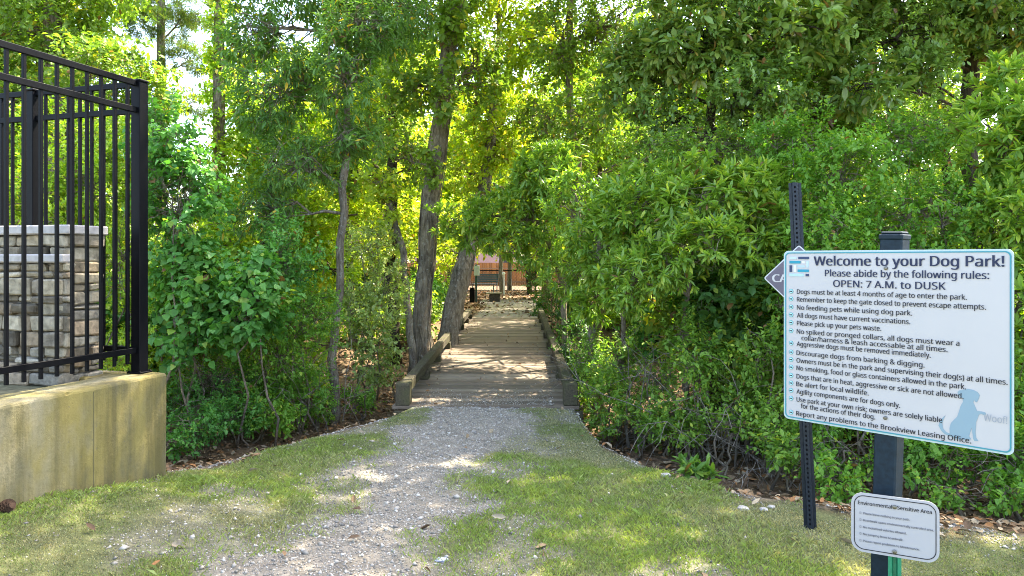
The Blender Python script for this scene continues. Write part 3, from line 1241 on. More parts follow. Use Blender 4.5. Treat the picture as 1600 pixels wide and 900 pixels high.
# chain link fence
b0 = gpt(785, 38)
root = empty('chain_link_fence', tuple(b0), 'dark low chain link fence across the clearing', 'fence')
mb = MB()
z0 = lambda x: float(gz(x, 38))
xs = np.arange(-6, 3.01, .075)
for x in xs:
    for dx in (-1.05, 1.05):
        if -6 <= x + dx <= 3:
            mb.tube([(x, 38, z0(x) + .03), (x + dx, 38, z0(x) + 1.06)], .0045, 3, False)
mb.build('mesh', M_BLACK, root, base=b0)
for z in (1.08,):
    mb = MB()
    mb.tube([(x, 38, z0(x) + z) for x in np.linspace(-6, 3, 10)], .025, 6)
    mb.build('rail', M_BLACK, root, base=b0)
for x in np.arange(-6, 3.1, 1.8):
    mb = MB()
    mb.tube([(x, 38, z0(x) - .1), (x, 38, z0(x) + 1.12)], .032, 6)
    mb.build('post', M_BLACK, root, base=b0)

# dog waste station
b0 = gpt(744, 24.6)
root = empty('waste_station', tuple(b0), 'slim green post with a pale panel and black bin at the end of the path', 'waste station')
mb = MB()
mb.box((0, 0, .6), (.07, .05, 1.36), None, .005)
mb.build('post', plain('station_green', (.03, .07, .065), .5, .4), root)
mb = MB()
mb.box((.02, -.035, 1.07), (.19, .012, .33), None, .004)
mb.build('panel', plain('station_panel', (.62, .66, .68), .5, .4), root)
mb = MB()
mb.box((-.13, -.02, .24), (.17, .2, .46), None, .02)
q = mb.build('bin', M_BLACK, root)
mb = MB()
mb.box((-.13, -.02, .487), (.185, .215, .03), None, .01)
mb.build('lid', M_BLACK, q)

# park bench
b0 = gpt(757, 32)
root = empty('park_bench', tuple(b0), 'dark blue grey metal bench with backrest standing in the clearing', 'bench', None, R(-18))
M_BENCH = plain('bench_coating', (.05, .085, .10), .45, .4)
mb = MB()
for i in range(5):
    mb.box((0, -.2 + i * .095, .45), (1.1, .075, .03), None, .004)
mb.build('seat', M_BENCH, root)
mb = MB()
for i in range(4):
    mb.box((0, .27 + i * .012, .56 + i * .095), (1.1, .025, .075), None, .004)
mb.build('backrest', M_BENCH, root)
for sx in (-.48, .48):
    for yy, hh in ((-.18, .44), (.26, .88)):
        mb = MB()
        mb.tube([(sx, yy, -.02), (sx, yy + (.03 if hh > .5 else 0), hh)], .022, 6)
        mb.build('leg', M_BENCH, root)

# low stool like bench at the end of the path
b0 = gpt(772, 25.2)
root = empty('low_bench', tuple(b0), 'low bench with a pale plank top on a dark block, end of the path', 'bench')
mb = MB()
mb.box((0, 0, .29), (.56, .3, .05), None, .008)
mb.build('seat', plain('bench_plank', (.30, .25, .17), .85, .2, 0, 20, .3), root)
mb = MB()
mb.box((.02, 0, .125), (.36, .24, .28), None, .012)
mb.build('block', plain('bench_block', (.07, .055, .05), .9, .2, 0, 20, .3), root)

# white post with ball cap
b0 = gpt(787, 30.5)
root = empty('white_post', tuple(b0), 'thin pale post with a round white cap standing in the clearing', 'post')
M_PW = plain('pale_paint', (.62, .60, .55), .6, .3, 0, 12, .15)
mb = MB()
mb.tube([(.02, 0, -.05), (.0, 0, .86)], .04, 8)
mb.build('shaft', M_PW, root)
mb = MB()
mb.tube([(0, 0, .85), (0, 0, .87), (0, 0, .92), (0, 0, .96), (0, 0, .98)], [.03, .055, .065, .045, .01], 10)
mb.build('cap', plain('cap_white', (.8, .8, .78), .4), root)


# ------------------------------------------------------------------ trees and shrubs, left of the path
plant('vine_thicket', 'tall thicket draped in heart shaped vine leaves right beside the black fence', 'shrub',
      [(290, 330, 7.7, 70, 100, .45), (300, 480, 7.7, 75, 95, .4), (265, 215, 7.9, 60, 70, .45), (395, 470, 7.6, 75, 80, .4),
       (330, 590, 8.1, 85, 65, .4, 'privet'), (440, 400, 8.2, 70, 60, .4, 'privet'), (285, 620, 8.1, 40, 45, .3, 'privet'), (300, 664, 7.3, 60, 32, .25, 'privet'), (365, 650, 7.7, 55, 32, .25, 'privet'), (262, 690, 7.0, 30, 22, .2, 'privet')], 'ivy', 'ivy', dens=1.05, crown='leaves', trunk='stems', thr=.4, twigs=2.4)
plant('privet_shrub', 'dense low dark green shrub at the ditch edge left of the thin pale trunk', 'shrub',
      [(430, 555, 8.3, 85, 70, .45), (400, 480, 8.3, 70, 50, .4), (485, 500, 8.4, 60, 60, .4), (390, 615, 8.4, 75, 40, .35), (470, 610, 8.5, 50, 45, .3), (415, 650, 7.9, 60, 28, .25), (485, 642, 8.7, 50, 24, .25), (560, 625, 9.2, 34, 22, .2)],
      'privet', 'privet', dens=1.05, crown='leaves', trunk='stems')
plant('holly_shrub', 'shrub with pale glossy sunlit leaves beside the near left end of the footbridge', 'shrub',
      [(585, 545, 9.9, 40, 70, .4), (600, 450, 10.4, 42, 55, .4), (560, 470, 10.2, 40, 60, .4), (575, 390, 10.6, 50, 50, .4)],
      'privet', 'white', dens=.8, leafm=M_GLOSSY, crown='leaves', trunk='stems')
plant('lime_shrub', 'sunlit yellow green bush seen through the bars of the black fence', 'shrub',
      [(60, 330, 7.6, 80, 90, .45), (150, 290, 7.9, 75, 80, .45), (190, 400, 7.8, 60, 110, .45), (100, 210, 8.3, 110, 60, .5), (220, 270, 8.5, 60, 70, .4), (-60, 300, 7.8, 90, 130, .5), (200, 540, 7.6, 60, 70, .4), (-150, 300, 8, 90, 130, .5)],
      'privet', 'lime', dens=1.0, crown='leaves', trunk='stems')
plant('oak_tree', 'leafy oak filling the upper left corner behind the black fence', 'tree',
      [(60, 50, 12.5, 110, 75, .9), (160, 115, 11.5, 75, 55, .8), (150, -30, 12.5, 90, 60, .9), (-40, 130, 12, 90, 90, .9), (10, 160, 11.5, 80, 50, .7), (235, 150, 12, 50, 50, .7), (-160, 0, 12.5, 120, 140, 1), (40, -150, 12.5, 130, 80, 1)],
      'oak', 'oak', [[(100, 640, 12.3, 50), (95, 300, 12.4, 40), (85, 60, 12.5, 28), (75, -100, 12.5, 14)]], dens=.8)
plant('pine_tree', 'tall slender pine with open whorled branches against the sky at upper left', 'pine tree',
      [(250, 40, 18, 50, 22, .8), (215, 110, 18, 50, 18, .7), (300, 95, 18, 48, 20, .7), (310, 20, 18.4, 48, 20, .8), (300, 160, 18, 42, 16, .6), (215, 175, 18, 46, 18, .6), (245, -60, 18, 70, 45, 1), (250, -170, 18, 55, 60, .9), (200, 10, 18, 50, 24, .8)],
      'needle', 'pine', [[(252, 560, 18, 18), (252, 250, 18, 15), (253, 0, 18, 11), (252, -240, 18, 5)]], dens=1.7, twigs=1.3, bark=M_BARK, maxscale=1.3)
plant('vine_clad_tree', 'slim trunk wrapped in yellow green vine, left of the big oak foliage', 'tree',
      [(343, 40, 13.5, 20, 60, .25), (341, 130, 13.5, 19, 60, .25), (342, 220, 13.4, 22, 60, .25), (343, 310, 13.2, 26, 60, .3), (345, -60, 13.5, 30, 60, .4), (348, -170, 13.5, 60, 70, .6), (360, 375, 12.6, 45, 45, .4)],
      'oak', 'lime', [[(345, 640, 13.5, 22), (342, 250, 13.5, 18), (343, -200, 13.5, 10)]], dens=1.1)
plant('bay_tree', 'tree with thin pale trunk and drooping dark green leaves, left of the footbridge', 'tree',
      [(430, 130, 9.4, 75, 95, .7), (535, 110, 8.9, 60, 80, .4), (530, 215, 8.8, 50, 40, .3), (560, 40, 9.2, 80, 60, .6), (470, 250, 9.0, 80, 55, .55), (560, 215, 9.4, 50, 45, .45), (390, 40, 9.8, 60, 70, .7), (460, -40, 9.6, 110, 80, .9), (410, 330, 9.0, 55, 50, .45), (600, 10, 10, 80, 70, .8), (500, -190, 9.8, 150, 110, 1.1)],
      'willow', 'willow', [[(520, 660, 9.0, 17), (521, 560, 9.0, 14), (530, 420, 9.0, 12), (540, 250, 9.1, 12), (545, 60, 9.5, 9), (540, -180, 9.7, 6)]], dens=.8, bark=M_PALEBARK, twigs=2.6)
plant('hardwood_tree', 'largest trunk left of the footbridge, tall grey brown hardwood leaning right', 'tree',
      [(690, 40, 12.2, 70, 60, .8), (695, 150, 11.4, 24, 50, .25, 'ivy'), (705, 60, 11.5, 30, 50, .25, 'ivy'), (672, 260, 11.3, 20, 40, .2, 'ivy'), (640, 130, 12.0, 55, 60, .7), (745, 110, 12.4, 50, 60, .7), (620, 250, 12.6, 45, 60, .6), (700, -70, 12.2, 130, 70, 1.1), (640, -220, 12, 180, 120, 1.5), (800, -190, 11.5, 150, 110, 1.4)],
      'oak', 'oak', [[(655, 600, 11.3, 38), (662, 480, 11.4, 29), (670, 340, 11.6, 28), (690, 180, 11.9, 28), (712, 0, 12.1, 24), (715, -220, 12.2, 20)]], dens=.75, twigs=2.2)
plant('leaning_tree', 'stout mottled trunk leaning right over the left curb of the footbridge', 'tree',
      [(780, 230, 13.6, 50, 50, .7), (730, 270, 13.4, 45, 35, .5), (790, 130, 13.8, 60, 60, .8), (775, 20, 13.6, 70, 60, .9), (840, 60, 13.4, 60, 60, .9), (800, -110, 13.4, 120, 80, 1.2), (760, 190, 14, 60, 50, .8), (800, 300, 14.5, 50, 36, .6), (745, 320, 15, 36, 26, .5), (810, 200, 15, 60, 60, .8), (795, 384, 15, 36, 14, .4), (738, 388, 15, 30, 14, .4), (700, 400, 16, 22, 26, .5)],
      'oak', 'gold', [[(697, 560, 12.7, 33), (703, 515, 12.7, 30), (722, 430, 12.9, 29), (742, 360, 13.2, 24), (765, 250, 13.6, 17), (780, 60, 13.7, 10)]], dens=.8, bark=M_PALEBARK)
plant('sapling', 'thin crooked sapling standing just left of the largest trunk', 'sapling',
      [(610, 330, 10.9, 32, 30, .3), (590, 285, 11, 30, 26, .3)],
      'oak', 'gold', [[(641, 625, 10.6, 13), (643, 545, 10.6, 12), (634, 450, 10.7, 11), (629, 380, 10.8, 11), (612, 335, 10.9, 8), (600, 280, 11, 5)]], dens=.8, bark=M_PALEBARK)
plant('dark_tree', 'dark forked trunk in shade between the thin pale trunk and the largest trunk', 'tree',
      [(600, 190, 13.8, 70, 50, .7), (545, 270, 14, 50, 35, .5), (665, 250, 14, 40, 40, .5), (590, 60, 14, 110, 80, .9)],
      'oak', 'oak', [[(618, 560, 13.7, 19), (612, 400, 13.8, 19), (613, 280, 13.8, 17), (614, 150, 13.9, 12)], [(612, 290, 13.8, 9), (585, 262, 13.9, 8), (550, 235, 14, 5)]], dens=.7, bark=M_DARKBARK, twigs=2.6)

# ------------------------------------------------------------------ trees and shrubs, right of the path
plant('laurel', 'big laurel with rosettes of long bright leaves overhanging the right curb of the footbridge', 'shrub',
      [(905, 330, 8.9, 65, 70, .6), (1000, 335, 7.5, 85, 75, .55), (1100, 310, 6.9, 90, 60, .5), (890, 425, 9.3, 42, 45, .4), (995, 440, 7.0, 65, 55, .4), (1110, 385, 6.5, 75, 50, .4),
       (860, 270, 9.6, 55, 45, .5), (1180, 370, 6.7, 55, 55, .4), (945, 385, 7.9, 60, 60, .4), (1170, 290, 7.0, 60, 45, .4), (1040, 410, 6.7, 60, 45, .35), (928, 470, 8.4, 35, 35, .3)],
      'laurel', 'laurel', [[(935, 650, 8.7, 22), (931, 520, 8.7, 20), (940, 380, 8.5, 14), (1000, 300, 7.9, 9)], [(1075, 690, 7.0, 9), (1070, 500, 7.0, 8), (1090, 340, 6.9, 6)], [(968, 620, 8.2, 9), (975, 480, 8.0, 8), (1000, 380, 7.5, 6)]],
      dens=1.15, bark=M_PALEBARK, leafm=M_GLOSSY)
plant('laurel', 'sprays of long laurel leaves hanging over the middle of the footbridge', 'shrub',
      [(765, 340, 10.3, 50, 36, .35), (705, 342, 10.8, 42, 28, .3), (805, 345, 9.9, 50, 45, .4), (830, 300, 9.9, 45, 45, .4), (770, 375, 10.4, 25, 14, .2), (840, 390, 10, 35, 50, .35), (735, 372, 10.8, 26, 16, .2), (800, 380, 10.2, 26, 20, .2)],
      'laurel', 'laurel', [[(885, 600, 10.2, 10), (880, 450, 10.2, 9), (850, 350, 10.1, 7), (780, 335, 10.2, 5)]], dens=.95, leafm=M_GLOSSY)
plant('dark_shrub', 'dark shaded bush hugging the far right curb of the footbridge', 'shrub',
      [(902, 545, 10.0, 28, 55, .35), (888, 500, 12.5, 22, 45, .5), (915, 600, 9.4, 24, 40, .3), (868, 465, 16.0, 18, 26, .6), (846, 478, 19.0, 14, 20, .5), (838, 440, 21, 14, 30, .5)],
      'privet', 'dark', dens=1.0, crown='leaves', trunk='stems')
plant('low_shrub', 'small sunlit bush at the far left end of the footbridge', 'shrub',
      [(700, 470, 19.5, 14, 18, .4), (684, 455, 20, 16, 22, .4)],
      'privet', 'laurel', dens=1.0, crown='leaves', trunk='stems')
plant('privet_shrub', 'tall small leaved shrub wall rising behind the rules board', 'shrub',
      [(1320, 270, 6.6, 90, 75, .5), (1440, 330, 6.2, 110, 70, .5), (1250, 225, 7.2, 80, 45, .4), (1410, 225, 7.0, 80, 45, .4), (1290, 370, 6.3, 70, 70, .4), (1400, 440, 6.0, 130, 80, .4), (1250, 480, 6.3, 45, 80, .35), (1400, 560, 5.8, 140, 80, .4)],
      'privet', 'privet', dens=1.05, crown='leaves', trunk='stems')
plant('privet_shrub', 'bright green bush at the right edge, taller than its neighbours', 'shrub',
      [(1565, 220, 6.2, 70, 80, .5), (1590, 330, 5.8, 75, 80, .5), (1530, 400, 5.9, 60, 70, .4), (1610, 140, 6.4, 60, 55, .5), (1600, 480, 5.6, 70, 90, .4), (1690, 300, 5.9, 90, 160, .6), (4.5, .7, 5.3, .8, .8, .6), (5.4, 1.3, 5.2, .9, 1.1, .7), (5.0, 2.6, 6.0, 1.0, .9, .8)],
      'laurel', 'laurel', dens=1.0, crown='leaves', trunk='stems')
plant('azalea_shrub', 'low bright bush under the lower right corner of the rules board', 'shrub',
      [(1490, 720, 5.2, 75, 50, .3), (1570, 700, 5.1, 70, 55, .35), (1430, 700, 5.4, 40, 50, .3), (1560, 610, 5.4, 60, 50, .3), (1640, 740, 5.0, 60, 60, .3), (1500, 765, 4.9, 55, 24, .2), (1580, 770, 4.8, 50, 24, .2)],
      'privet', 'privet', dens=1.0, crown='leaves', trunk='stems')
plant('azalea_shrub', 'low bright bush between the two sign posts, below the rules board', 'shrub',
      [(1320, 705, 5.6, 55, 45, .3), (1290, 650, 5.9, 50, 45, .3), (1350, 650, 5.8, 50, 40, .3), (1310, 745, 5.3, 40, 26, .2)],
      'privet', 'privet', dens=1.05, crown='leaves', trunk='stems')
plant('low_shrub', 'low sprawling bush of fresh lime tipped leaves left of the diamond sign post', 'shrub',
      [(1210, 655, 6.1, 50, 40, .3), (1140, 640, 6.5, 60, 34, .3), (1060, 645, 6.8, 60, 34, .3), (1000, 655, 7.1, 45, 34, .3), (1140, 678, 6.1, 50, 24, .22), (1065, 676, 6.5, 45, 22, .22), (1225, 700, 5.7, 45, 26, .22), (1005, 682, 6.9, 35, 18, .18)],
      'privet', 'laurel', dens=1.05, crown='leaves', trunk='stems')
plant('low_shrub', 'rounded bright bush beside the near right end of the footbridge', 'shrub',
      [(950, 605, 7.5, 36, 42, .3), (945, 655, 7.4, 30, 30, .25), (985, 625, 7.4, 30, 34, .25), (925, 560, 8.5, 32, 36, .3), (970, 560, 8.0, 42, 42, .3), (1020, 590, 7.4, 40, 36, .3), (908, 628, 8.1, 18, 28, .2)],
      'privet', 'laurel', dens=1.0, crown='leaves', trunk='stems')
plant('privet_shrub', 'loose leafy bush among bare twigs below the overhanging laurel', 'shrub',
      [(1095, 560, 6.6, 45, 42, .3), (1190, 560, 6.4, 42, 60, .3), (1075, 520, 6.8, 40, 40, .3)],
      'privet', 'laurel', dens=.8, crown='leaves', trunk='stems')
plant('leafy_plant', 'small dark broad leaved plant alone in the leaf litter near the diamond sign post', 'plant',
      [(1085, 748, 5.35, 24, 20, .12), (1070, 738, 5.4, 14, 14, .08), (1100, 755, 5.3, 14, 12, .08)],
      'laurel', 'laurel_dark', dens=1.6, crown='leaves', trunk='stems', thr=.1)
plant('magnolia_tree', 'magnolia with long dark blue green leaves above the laurel, top centre right', 'tree',
      [(1080, 70, 8.4, 95, 70, .7), (1180, 150, 8.0, 80, 60, .6, 'oak'), (1000, 120, 8.8, 70, 60, .6), (1230, 50, 8.4, 80, 60, .7), (1040, 180, 8.6, 60, 50, .5, 'oak'), (1130, 20, 8.2, 70, 50, .5, 'oak'), (1090, -60, 8.6, 130, 70, .9), (1060, -220, 9, 170, 110, 1.3), (4.0, 6.9, 7.8, 1.5, 1.0, 1.4)],  # last lobe: unseen high crown added to shade the foreground
      'magnolia', 'magnolia', [[(1120, 620, 8.6, 22), (1115, 350, 8.6, 18), (1110, 100, 8.5, 14), (1100, -200, 8.8, 9)]], dens=1.05, leafm=M_GLOSSY, bark=M_DARKBARK)
plant('magnolia_tree', 'magnolia with a dark trunk showing against sky gaps at upper right', 'tree',
      [(1400, 60, 8.4, 85, 60, .6, 'oak'), (1480, 20, 8.6, 90, 50, .6), (1350, 130, 8.0, 50, 45, .5), (1450, 110, 8.3, 50, 36, .4, 'oak'), (1580, 40, 8.4, 60, 50, .6), (1330, 10, 8.6, 80, 60, .7), (1450, -120, 8.8, 190, 90, 1.2), (1620, -60, 8.5, 120, 100, 1), (5.6, 6.6, 7.0, 1.6, 1.0, 1.5)],  # last lobe sits out of view, put in to cast shade on the foreground
      'magnolia', 'magnolia', [[(1515, 600, 9.0, 30), (1512, 300, 9.0, 26), (1510, 120, 9.0, 24), (1490, -60, 8.9, 16)], [(1512, 220, 9, 10), (1545, 120, 8.9, 8), (1580, 40, 8.6, 5)]], dens=1.05, leafm=M_GLOSSY, bark=M_DARKBARK)
plant('sweetgum_tree', 'leafy tree reaching over the far end of the footbridge at top centre', 'tree',
      [(880, 70, 11.5, 75, 75, .9), (850, 190, 12.0, 55, 60, .7), (930, 190, 11.0, 60, 60, .7), (960, 40, 11, 70, 70, .8), (1010, 230, 10.2, 60, 45, .6), (900, -80, 11.2, 140, 80, 1.1), (880, -240, 11, 170, 110, 1.4), (.6, 6.6, 9.4, 1.5, .9, 1.4), (1.0, 7.4, 7.4, 1.4, .9, 1.3), (2.6, 7.2, 6.8, 1.1, .8, 1.0)],  # lobes in metres: unseen high boughs added to shade the track and verge
      'oak', 'oak', [[(915, 560, 12.2, 16), (905, 350, 12.1, 14), (890, 150, 11.8, 12), (890, -150, 11.2, 8)]], dens=.9, twigs=2.2)
plant('elm_tree', 'small leaved tree between the two magnolias, showing brown twigs', 'tree',
      [(1270, 170, 9.2, 80, 55, .6), (1180, 240, 8.8, 70, 40, .5), (1330, 200, 9, 60, 40, .5), (1230, 100, 9.6, 100, 60, .7), (1400, 200, 9, 70, 40, .5), (1110, 235, 8.0, 90, 45, .45), (1020, 250, 8.6, 70, 50, .45), (1470, 200, 8.2, 70, 50, .45), (1300, 120, 9.0, 70, 50, .5)],
      'privet', 'laurel', [[(1290, 620, 9.3, 16), (1280, 300, 9.3, 14), (1260, 120, 9.4, 9)]], dens=.85, twigs=2.2)

# ------------------------------------------------------------------ bare twig tangles
def tangle(name, label, spots, seed, hmin, hmax, mat=M_TWIG, r0=.006):
    r = np.random.default_rng(seed)
    mb = MB()
    base = None
    for x, y, n, sp in spots:
        for _ in range(n):
            bx_, by_ = x + r.normal(0, sp), y + r.normal(0, sp * .8)
            b = np.array([bx_, by_, float(gz(bx_, by_)) - .03])
            if base is None:
                base = b.copy()
            h = r.uniform(hmin, hmax)
            d = unit(np.array([r.normal(0, .55), r.normal(-.1, .45), 1.0]))
            pts = [b]
            for s in range(7):
                d = unit(d + r.normal(0, .24, 3) + np.array([0, 0, -.05 * s]))
                pts.append(pts[-1] + d * h / 7)
            mb.tube(pts, np.linspace(r0 * r.uniform(.6, 1.3), .0018, 8), 4, False)
            for q in range(r.integers(3, 7)):
                s = pts[r.integers(2, 7)]
                e = unit(d + r.normal(0, .9, 3))
                pp = [s]
                for _k in range(4):
                    e = unit(e + r.normal(0, .3, 3))
                    pp.append(pp[-1] + e * h * r.uniform(.05, .1))
                mb.tube(pp, np.linspace(.003, .0012, 5), 3, False)
    o = mb.build(name, mat, None, False, base)
    o.location = base
    return tag(o, label, 'bare shrub')


tangle('bare_shrub', 'tangle of bare grey twigs under the overhanging laurel, right of the footbridge', [(1.4, 7.2, 17, .25), (1.8, 6.9, 17, .25), (2.2, 6.6, 17, .25), (1.05, 7.7, 9, .2)], 5, .8, 1.7)
tangle('bare_shrub', 'bare twigs poking out of the dark shrub left of the footbridge', [(-3.2, 8.5, 20, .3), (-2.5, 8.9, 18, .3), (-3.9, 8.0, 10, .25)], 6, .7, 1.6)
tangle('bare_shrub', 'bare twigs among low bushes beneath the rules board', [(2.7, 5.9, 14, .3), (3.5, 5.5, 14, .3), (2.2, 6.0, 9, .25)], 7, .6, 1.3)


# ------------------------------------------------------------------ crowded trees of the woods behind: copies of a few built trees
def proto(seed, kind, tint, h, bark, nl, spread, dens):
    """a forest tree about h metres tall standing at the origin; returns its trunk mesh and crown mesh"""
    r = np.random.default_rng(seed)
    mb = MB()
    z = np.linspace(-.3, h, 9)
    P = np.stack([np.cumsum(r.normal(0, .06, 9)), np.cumsum(r.normal(0, .06, 9)), z], 1)
    mb.tube(P, np.linspace(.13, .02, 9), 8, rough=.08)
    Vs, Fs, Cs, off = [], [], [], 0
    for i in range(nl):
        t = .22 + .78 * (i + .5) / nl
        s = np.array([np.interp(t * h, z, P[:, k]) for k in range(3)])
        an = i * 2.4 + r.normal(0, .4)
        rad = spread * r.uniform(.35, 1.0) * (1.15 - .6 * t)
        c = s + np.array([math.cos(an) * rad, math.sin(an) * rad, r.uniform(-.1, .5)])
        rr = np.array([1, 1, .6]) * spread * r.uniform(.38, .6)
        mb.tube(curve_pts(s, c, 5, .06, .04), np.linspace(.045 * (1.2 - t), .012, 5), 5)
        u = unit(r.normal(size=(200, 3)))
        n = int(dens * 60)
        rr_ = np.where(r.random(n) < .6, .6 + .4 * r.random(n), r.random(n) ** .5)
        uu = unit(r.normal(size=(n, 3)))
        Q = c + uu * rr * rr_[:, None]
        keep = vnoise(Q * 1.7, i + seed) > .38
        Q, uu = Q[keep], uu[keep]
        D = unit(uu + np.array([0, 0, .25]) + r.normal(0, .4, uu.shape))
        for b in range(min(9, len(Q))):
            mb.tube(curve_pts(c, Q[b], 4, .08), np.linspace(.014, .005, 4), 3, False)
        V, Fc, Cc = make_leaves(Q, D, kind, tint, 1.9, seed * 31 + i)
        Vs.append(V)
        Fs.append(Fc + off)
        Cs.append(Cc)
        off += len(V)
    tm = mb.build('trunk', bark, None, True)
    cm = mesh_np('crown', np.concatenate(Vs), np.concatenate(Fs), M_LEAF, np.concatenate(Cs))
    return tm, cm


PROT = [proto(11, 'oak', 'oak', 8.5, M_BARK, 15, 1.9, 2.2), proto(12, 'oak', 'gold', 7.5, M_BARK, 14, 1.8, 2.2), proto(13, 'oak', 'lime', 6.0, M_DARKBARK, 13, 1.7, 2.4), proto(14, 'oak', 'oak', 10.0, M_DARKBARK, 15, 2.1, 2.1)]
SPOTS = [(4.6, 17.4, 0, 1.0), (2.6, 13.6, 2, .95), (.9, 21.5, 1, .8), (-1.75, 24.0, 2, .95), (1.35, 27.5, 2, .9), (-.2, 40.5, 1, 1.0), (-3.4, 41, 2, 1.1), (3.4, 40, 1, 1.1), (-3.2, 15.0, 1, .75), (-4.8, 14.2, 2, .8), (-8.2, 13.4, 0, .8), (-8.6, 13.0, 2, .8), (-5.7, 16.8, 1, .9), (-3.4, 18.6, 1, .95), (-11.5, 17.5, 3, .9), (-10.5, 15.5, 0, .9),
         (-2.6, 22.0, 1, 1.0), (-5.0, 21.5, 2, 1.0), (-15, 21, 3, 1.0), (-13, 18.5, 0, 1.0), (-2.4, 27.5, 0, 1.0), (-4.8, 27, 1, 1.1), (-6.6, 26.5, 1, 1.1), (-16.5, 25, 3, 1.1), (-17, 22, 0, 1.1),
         (2.0, 16.5, 0, .8), (3.6, 14.6, 2, .8), (5.4, 13.6, 0, .85), (7.4, 12.6, 3, .8), (9.6, 12.0, 0, .85), (3.0, 20.5, 1, .95), (6.2, 18.6, 3, .95), (9.4, 17, 0, 1.0), (12.8, 16, 3, 1),
         (2.6, 26.0, 1, 1.05), (5.4, 25.5, 2, 1.05), (9.4, 24, 0, 1.1), (14.5, 22.5, 3, 1.1), (-.55, 34.0, 0, .9), (.75, 31, 3, .85), (-2.6, 36, 1, 1), (2.6, 34, 2, 1)]
for i, (x, y, k, s) in enumerate(SPOTS):
    z = float(gz(x, y))
    r_ = empty('forest_tree', (x, y, z), 'slender tree of the crowded woods behind the front trees', 'tree', 'trees of the woods behind', random.uniform(0, 6.28))
    s *= random.uniform(.9, 1.12)
    r_.scale = (s, s, s * random.uniform(.9, 1.1))
    for q in PROT[k]:
        if i == 0 or True:
            d = q.copy()
            COL.objects.link(d)
            d.parent = r_
for pr in PROT:
    for q in pr:
        bpy.data.objects.remove(q)

# ------------------------------------------------------------------ far woods and undergrowth that read as one mass
def mass(name, label, lobes, kind, tints, scale, dens, seed):
    Vs, Fs, Cs, off = [], [], [], 0
    for i, (x, y, z, rx, ry, rz) in enumerate(lobes):
        k = KIND[kind]
        rad = np.array([rx, ry, rz])
        area = 4 * math.pi * (rx * ry + rx * rz + ry * rz) / 3
        P, D = lobe_twigs(np.array([x, y, z]), rad, int(dens * area * k['m2'] / scale ** 2), seed + i * 3, .34)
        if not len(P):
            continue
        V, Fc, Cc = make_leaves(P, D, kind, tints[i % len(tints)], scale, seed + i)
        Vs.append(V)
        Fs.append(Fc + off)
        Cs.append(Cc)
        off += len(V)
    o = mesh_np(name, np.concatenate(Vs), np.concatenate(Fs), M_LEAF, np.concatenate(Cs))
    return tag(o, label, None, None, 'stuff')


r = np.random.default_rng(77)
L = []
for x in np.arange(-46, 47, 3.2):
    for row, (yy, hh) in enumerate(((31, 5), (40, 7.5))):
        if row == 0 and -6 < x < 5:
            continue
        for zf in (.22, .62):
            if row == 1 and -9 < x < 7 and zf < .5:
                continue
            if -.53 < x / (yy - abs(x) * .42 + row * 3) < -.36:
                if zf > .5:
                    continue
            L.append((x + r.normal(0, .8), yy - abs(x) * .42 + r.normal(0, 1) + row * 3, hh * zf + r.normal(0, .3), 2.4, 1.6, hh * .3))
mass('woods', 'far woods closing the view behind the nearer trees', L, 'oak', ['oak', 'gold', 'oak', 'laurel_dark'], 3.4, .8, 400)
L = []
for _ in range(95):
    sgn = -1 if r.random() < .55 else 1
    y = r.uniform(10.5, 25)
    x = sgn * (1.9 + r.uniform(0, 1) ** 1.1 * (4 + y * .45))
    if sgn < 0 and y < 13.5 and x > -3.4:
        continue
    L.append((x, y, float(gz(x, y)) + r.uniform(.2, .7), r.uniform(.5, .9), r.uniform(.4, .7), r.uniform(.4, .9)))
for _ in range(26):
    x = r.uniform(1.8, 6.5)
    y = float(ye(x)) + r.uniform(2.4, 5.5)
    L.append((x, y, float(gz(x, y)) + r.uniform(.3, 1.5), r.uniform(.5, .8), r.uniform(.4, .6), r.uniform(.5, .9)))
for _ in range(22):
    x = r.uniform(-7.5, -2.9)
    y = r.uniform(8.6, 11.5)
    L.append((x, y, float(gz(x, y)) + r.uniform(.3, 1.5), r.uniform(.5, .8), r.uniform(.4, .6), r.uniform(.5, .9)))
mass('undergrowth', 'leafy undergrowth filling the forest floor between the trees', L, 'oak', ['oak', 'dark', 'lime', 'ivy', 'oak'], 1.6, .75, 900)


# ------------------------------------------------------------------ grass, gravel, fallen leaves
def scatter(n, x0, x1, y0, y1, dens, seed):
    r = np.random.default_rng(seed)
    x, y = r.uniform(x0, x1, n), r.uniform(y0, y1, n)
    k = r.random(n) < dens(x, y)
    return x[k], y[k], r


def verge(x, y):
    """share of grass cover"""
    m = (1 - path_mask(x, y)) * smooth((ye(x) + .12 - y + (n2(x, y, 4, 41) - .5) * .5) / .25)
    m = m * (1 - .72 * bare_mask(x, y))
    m = m * (wall_side(x, y) < -.01) + m * ((wall_side(x, y) >= -.01) & (wall_run(x, y) > .07))
    return m * (.35 + .65 * n2(x, y, 6, 42))


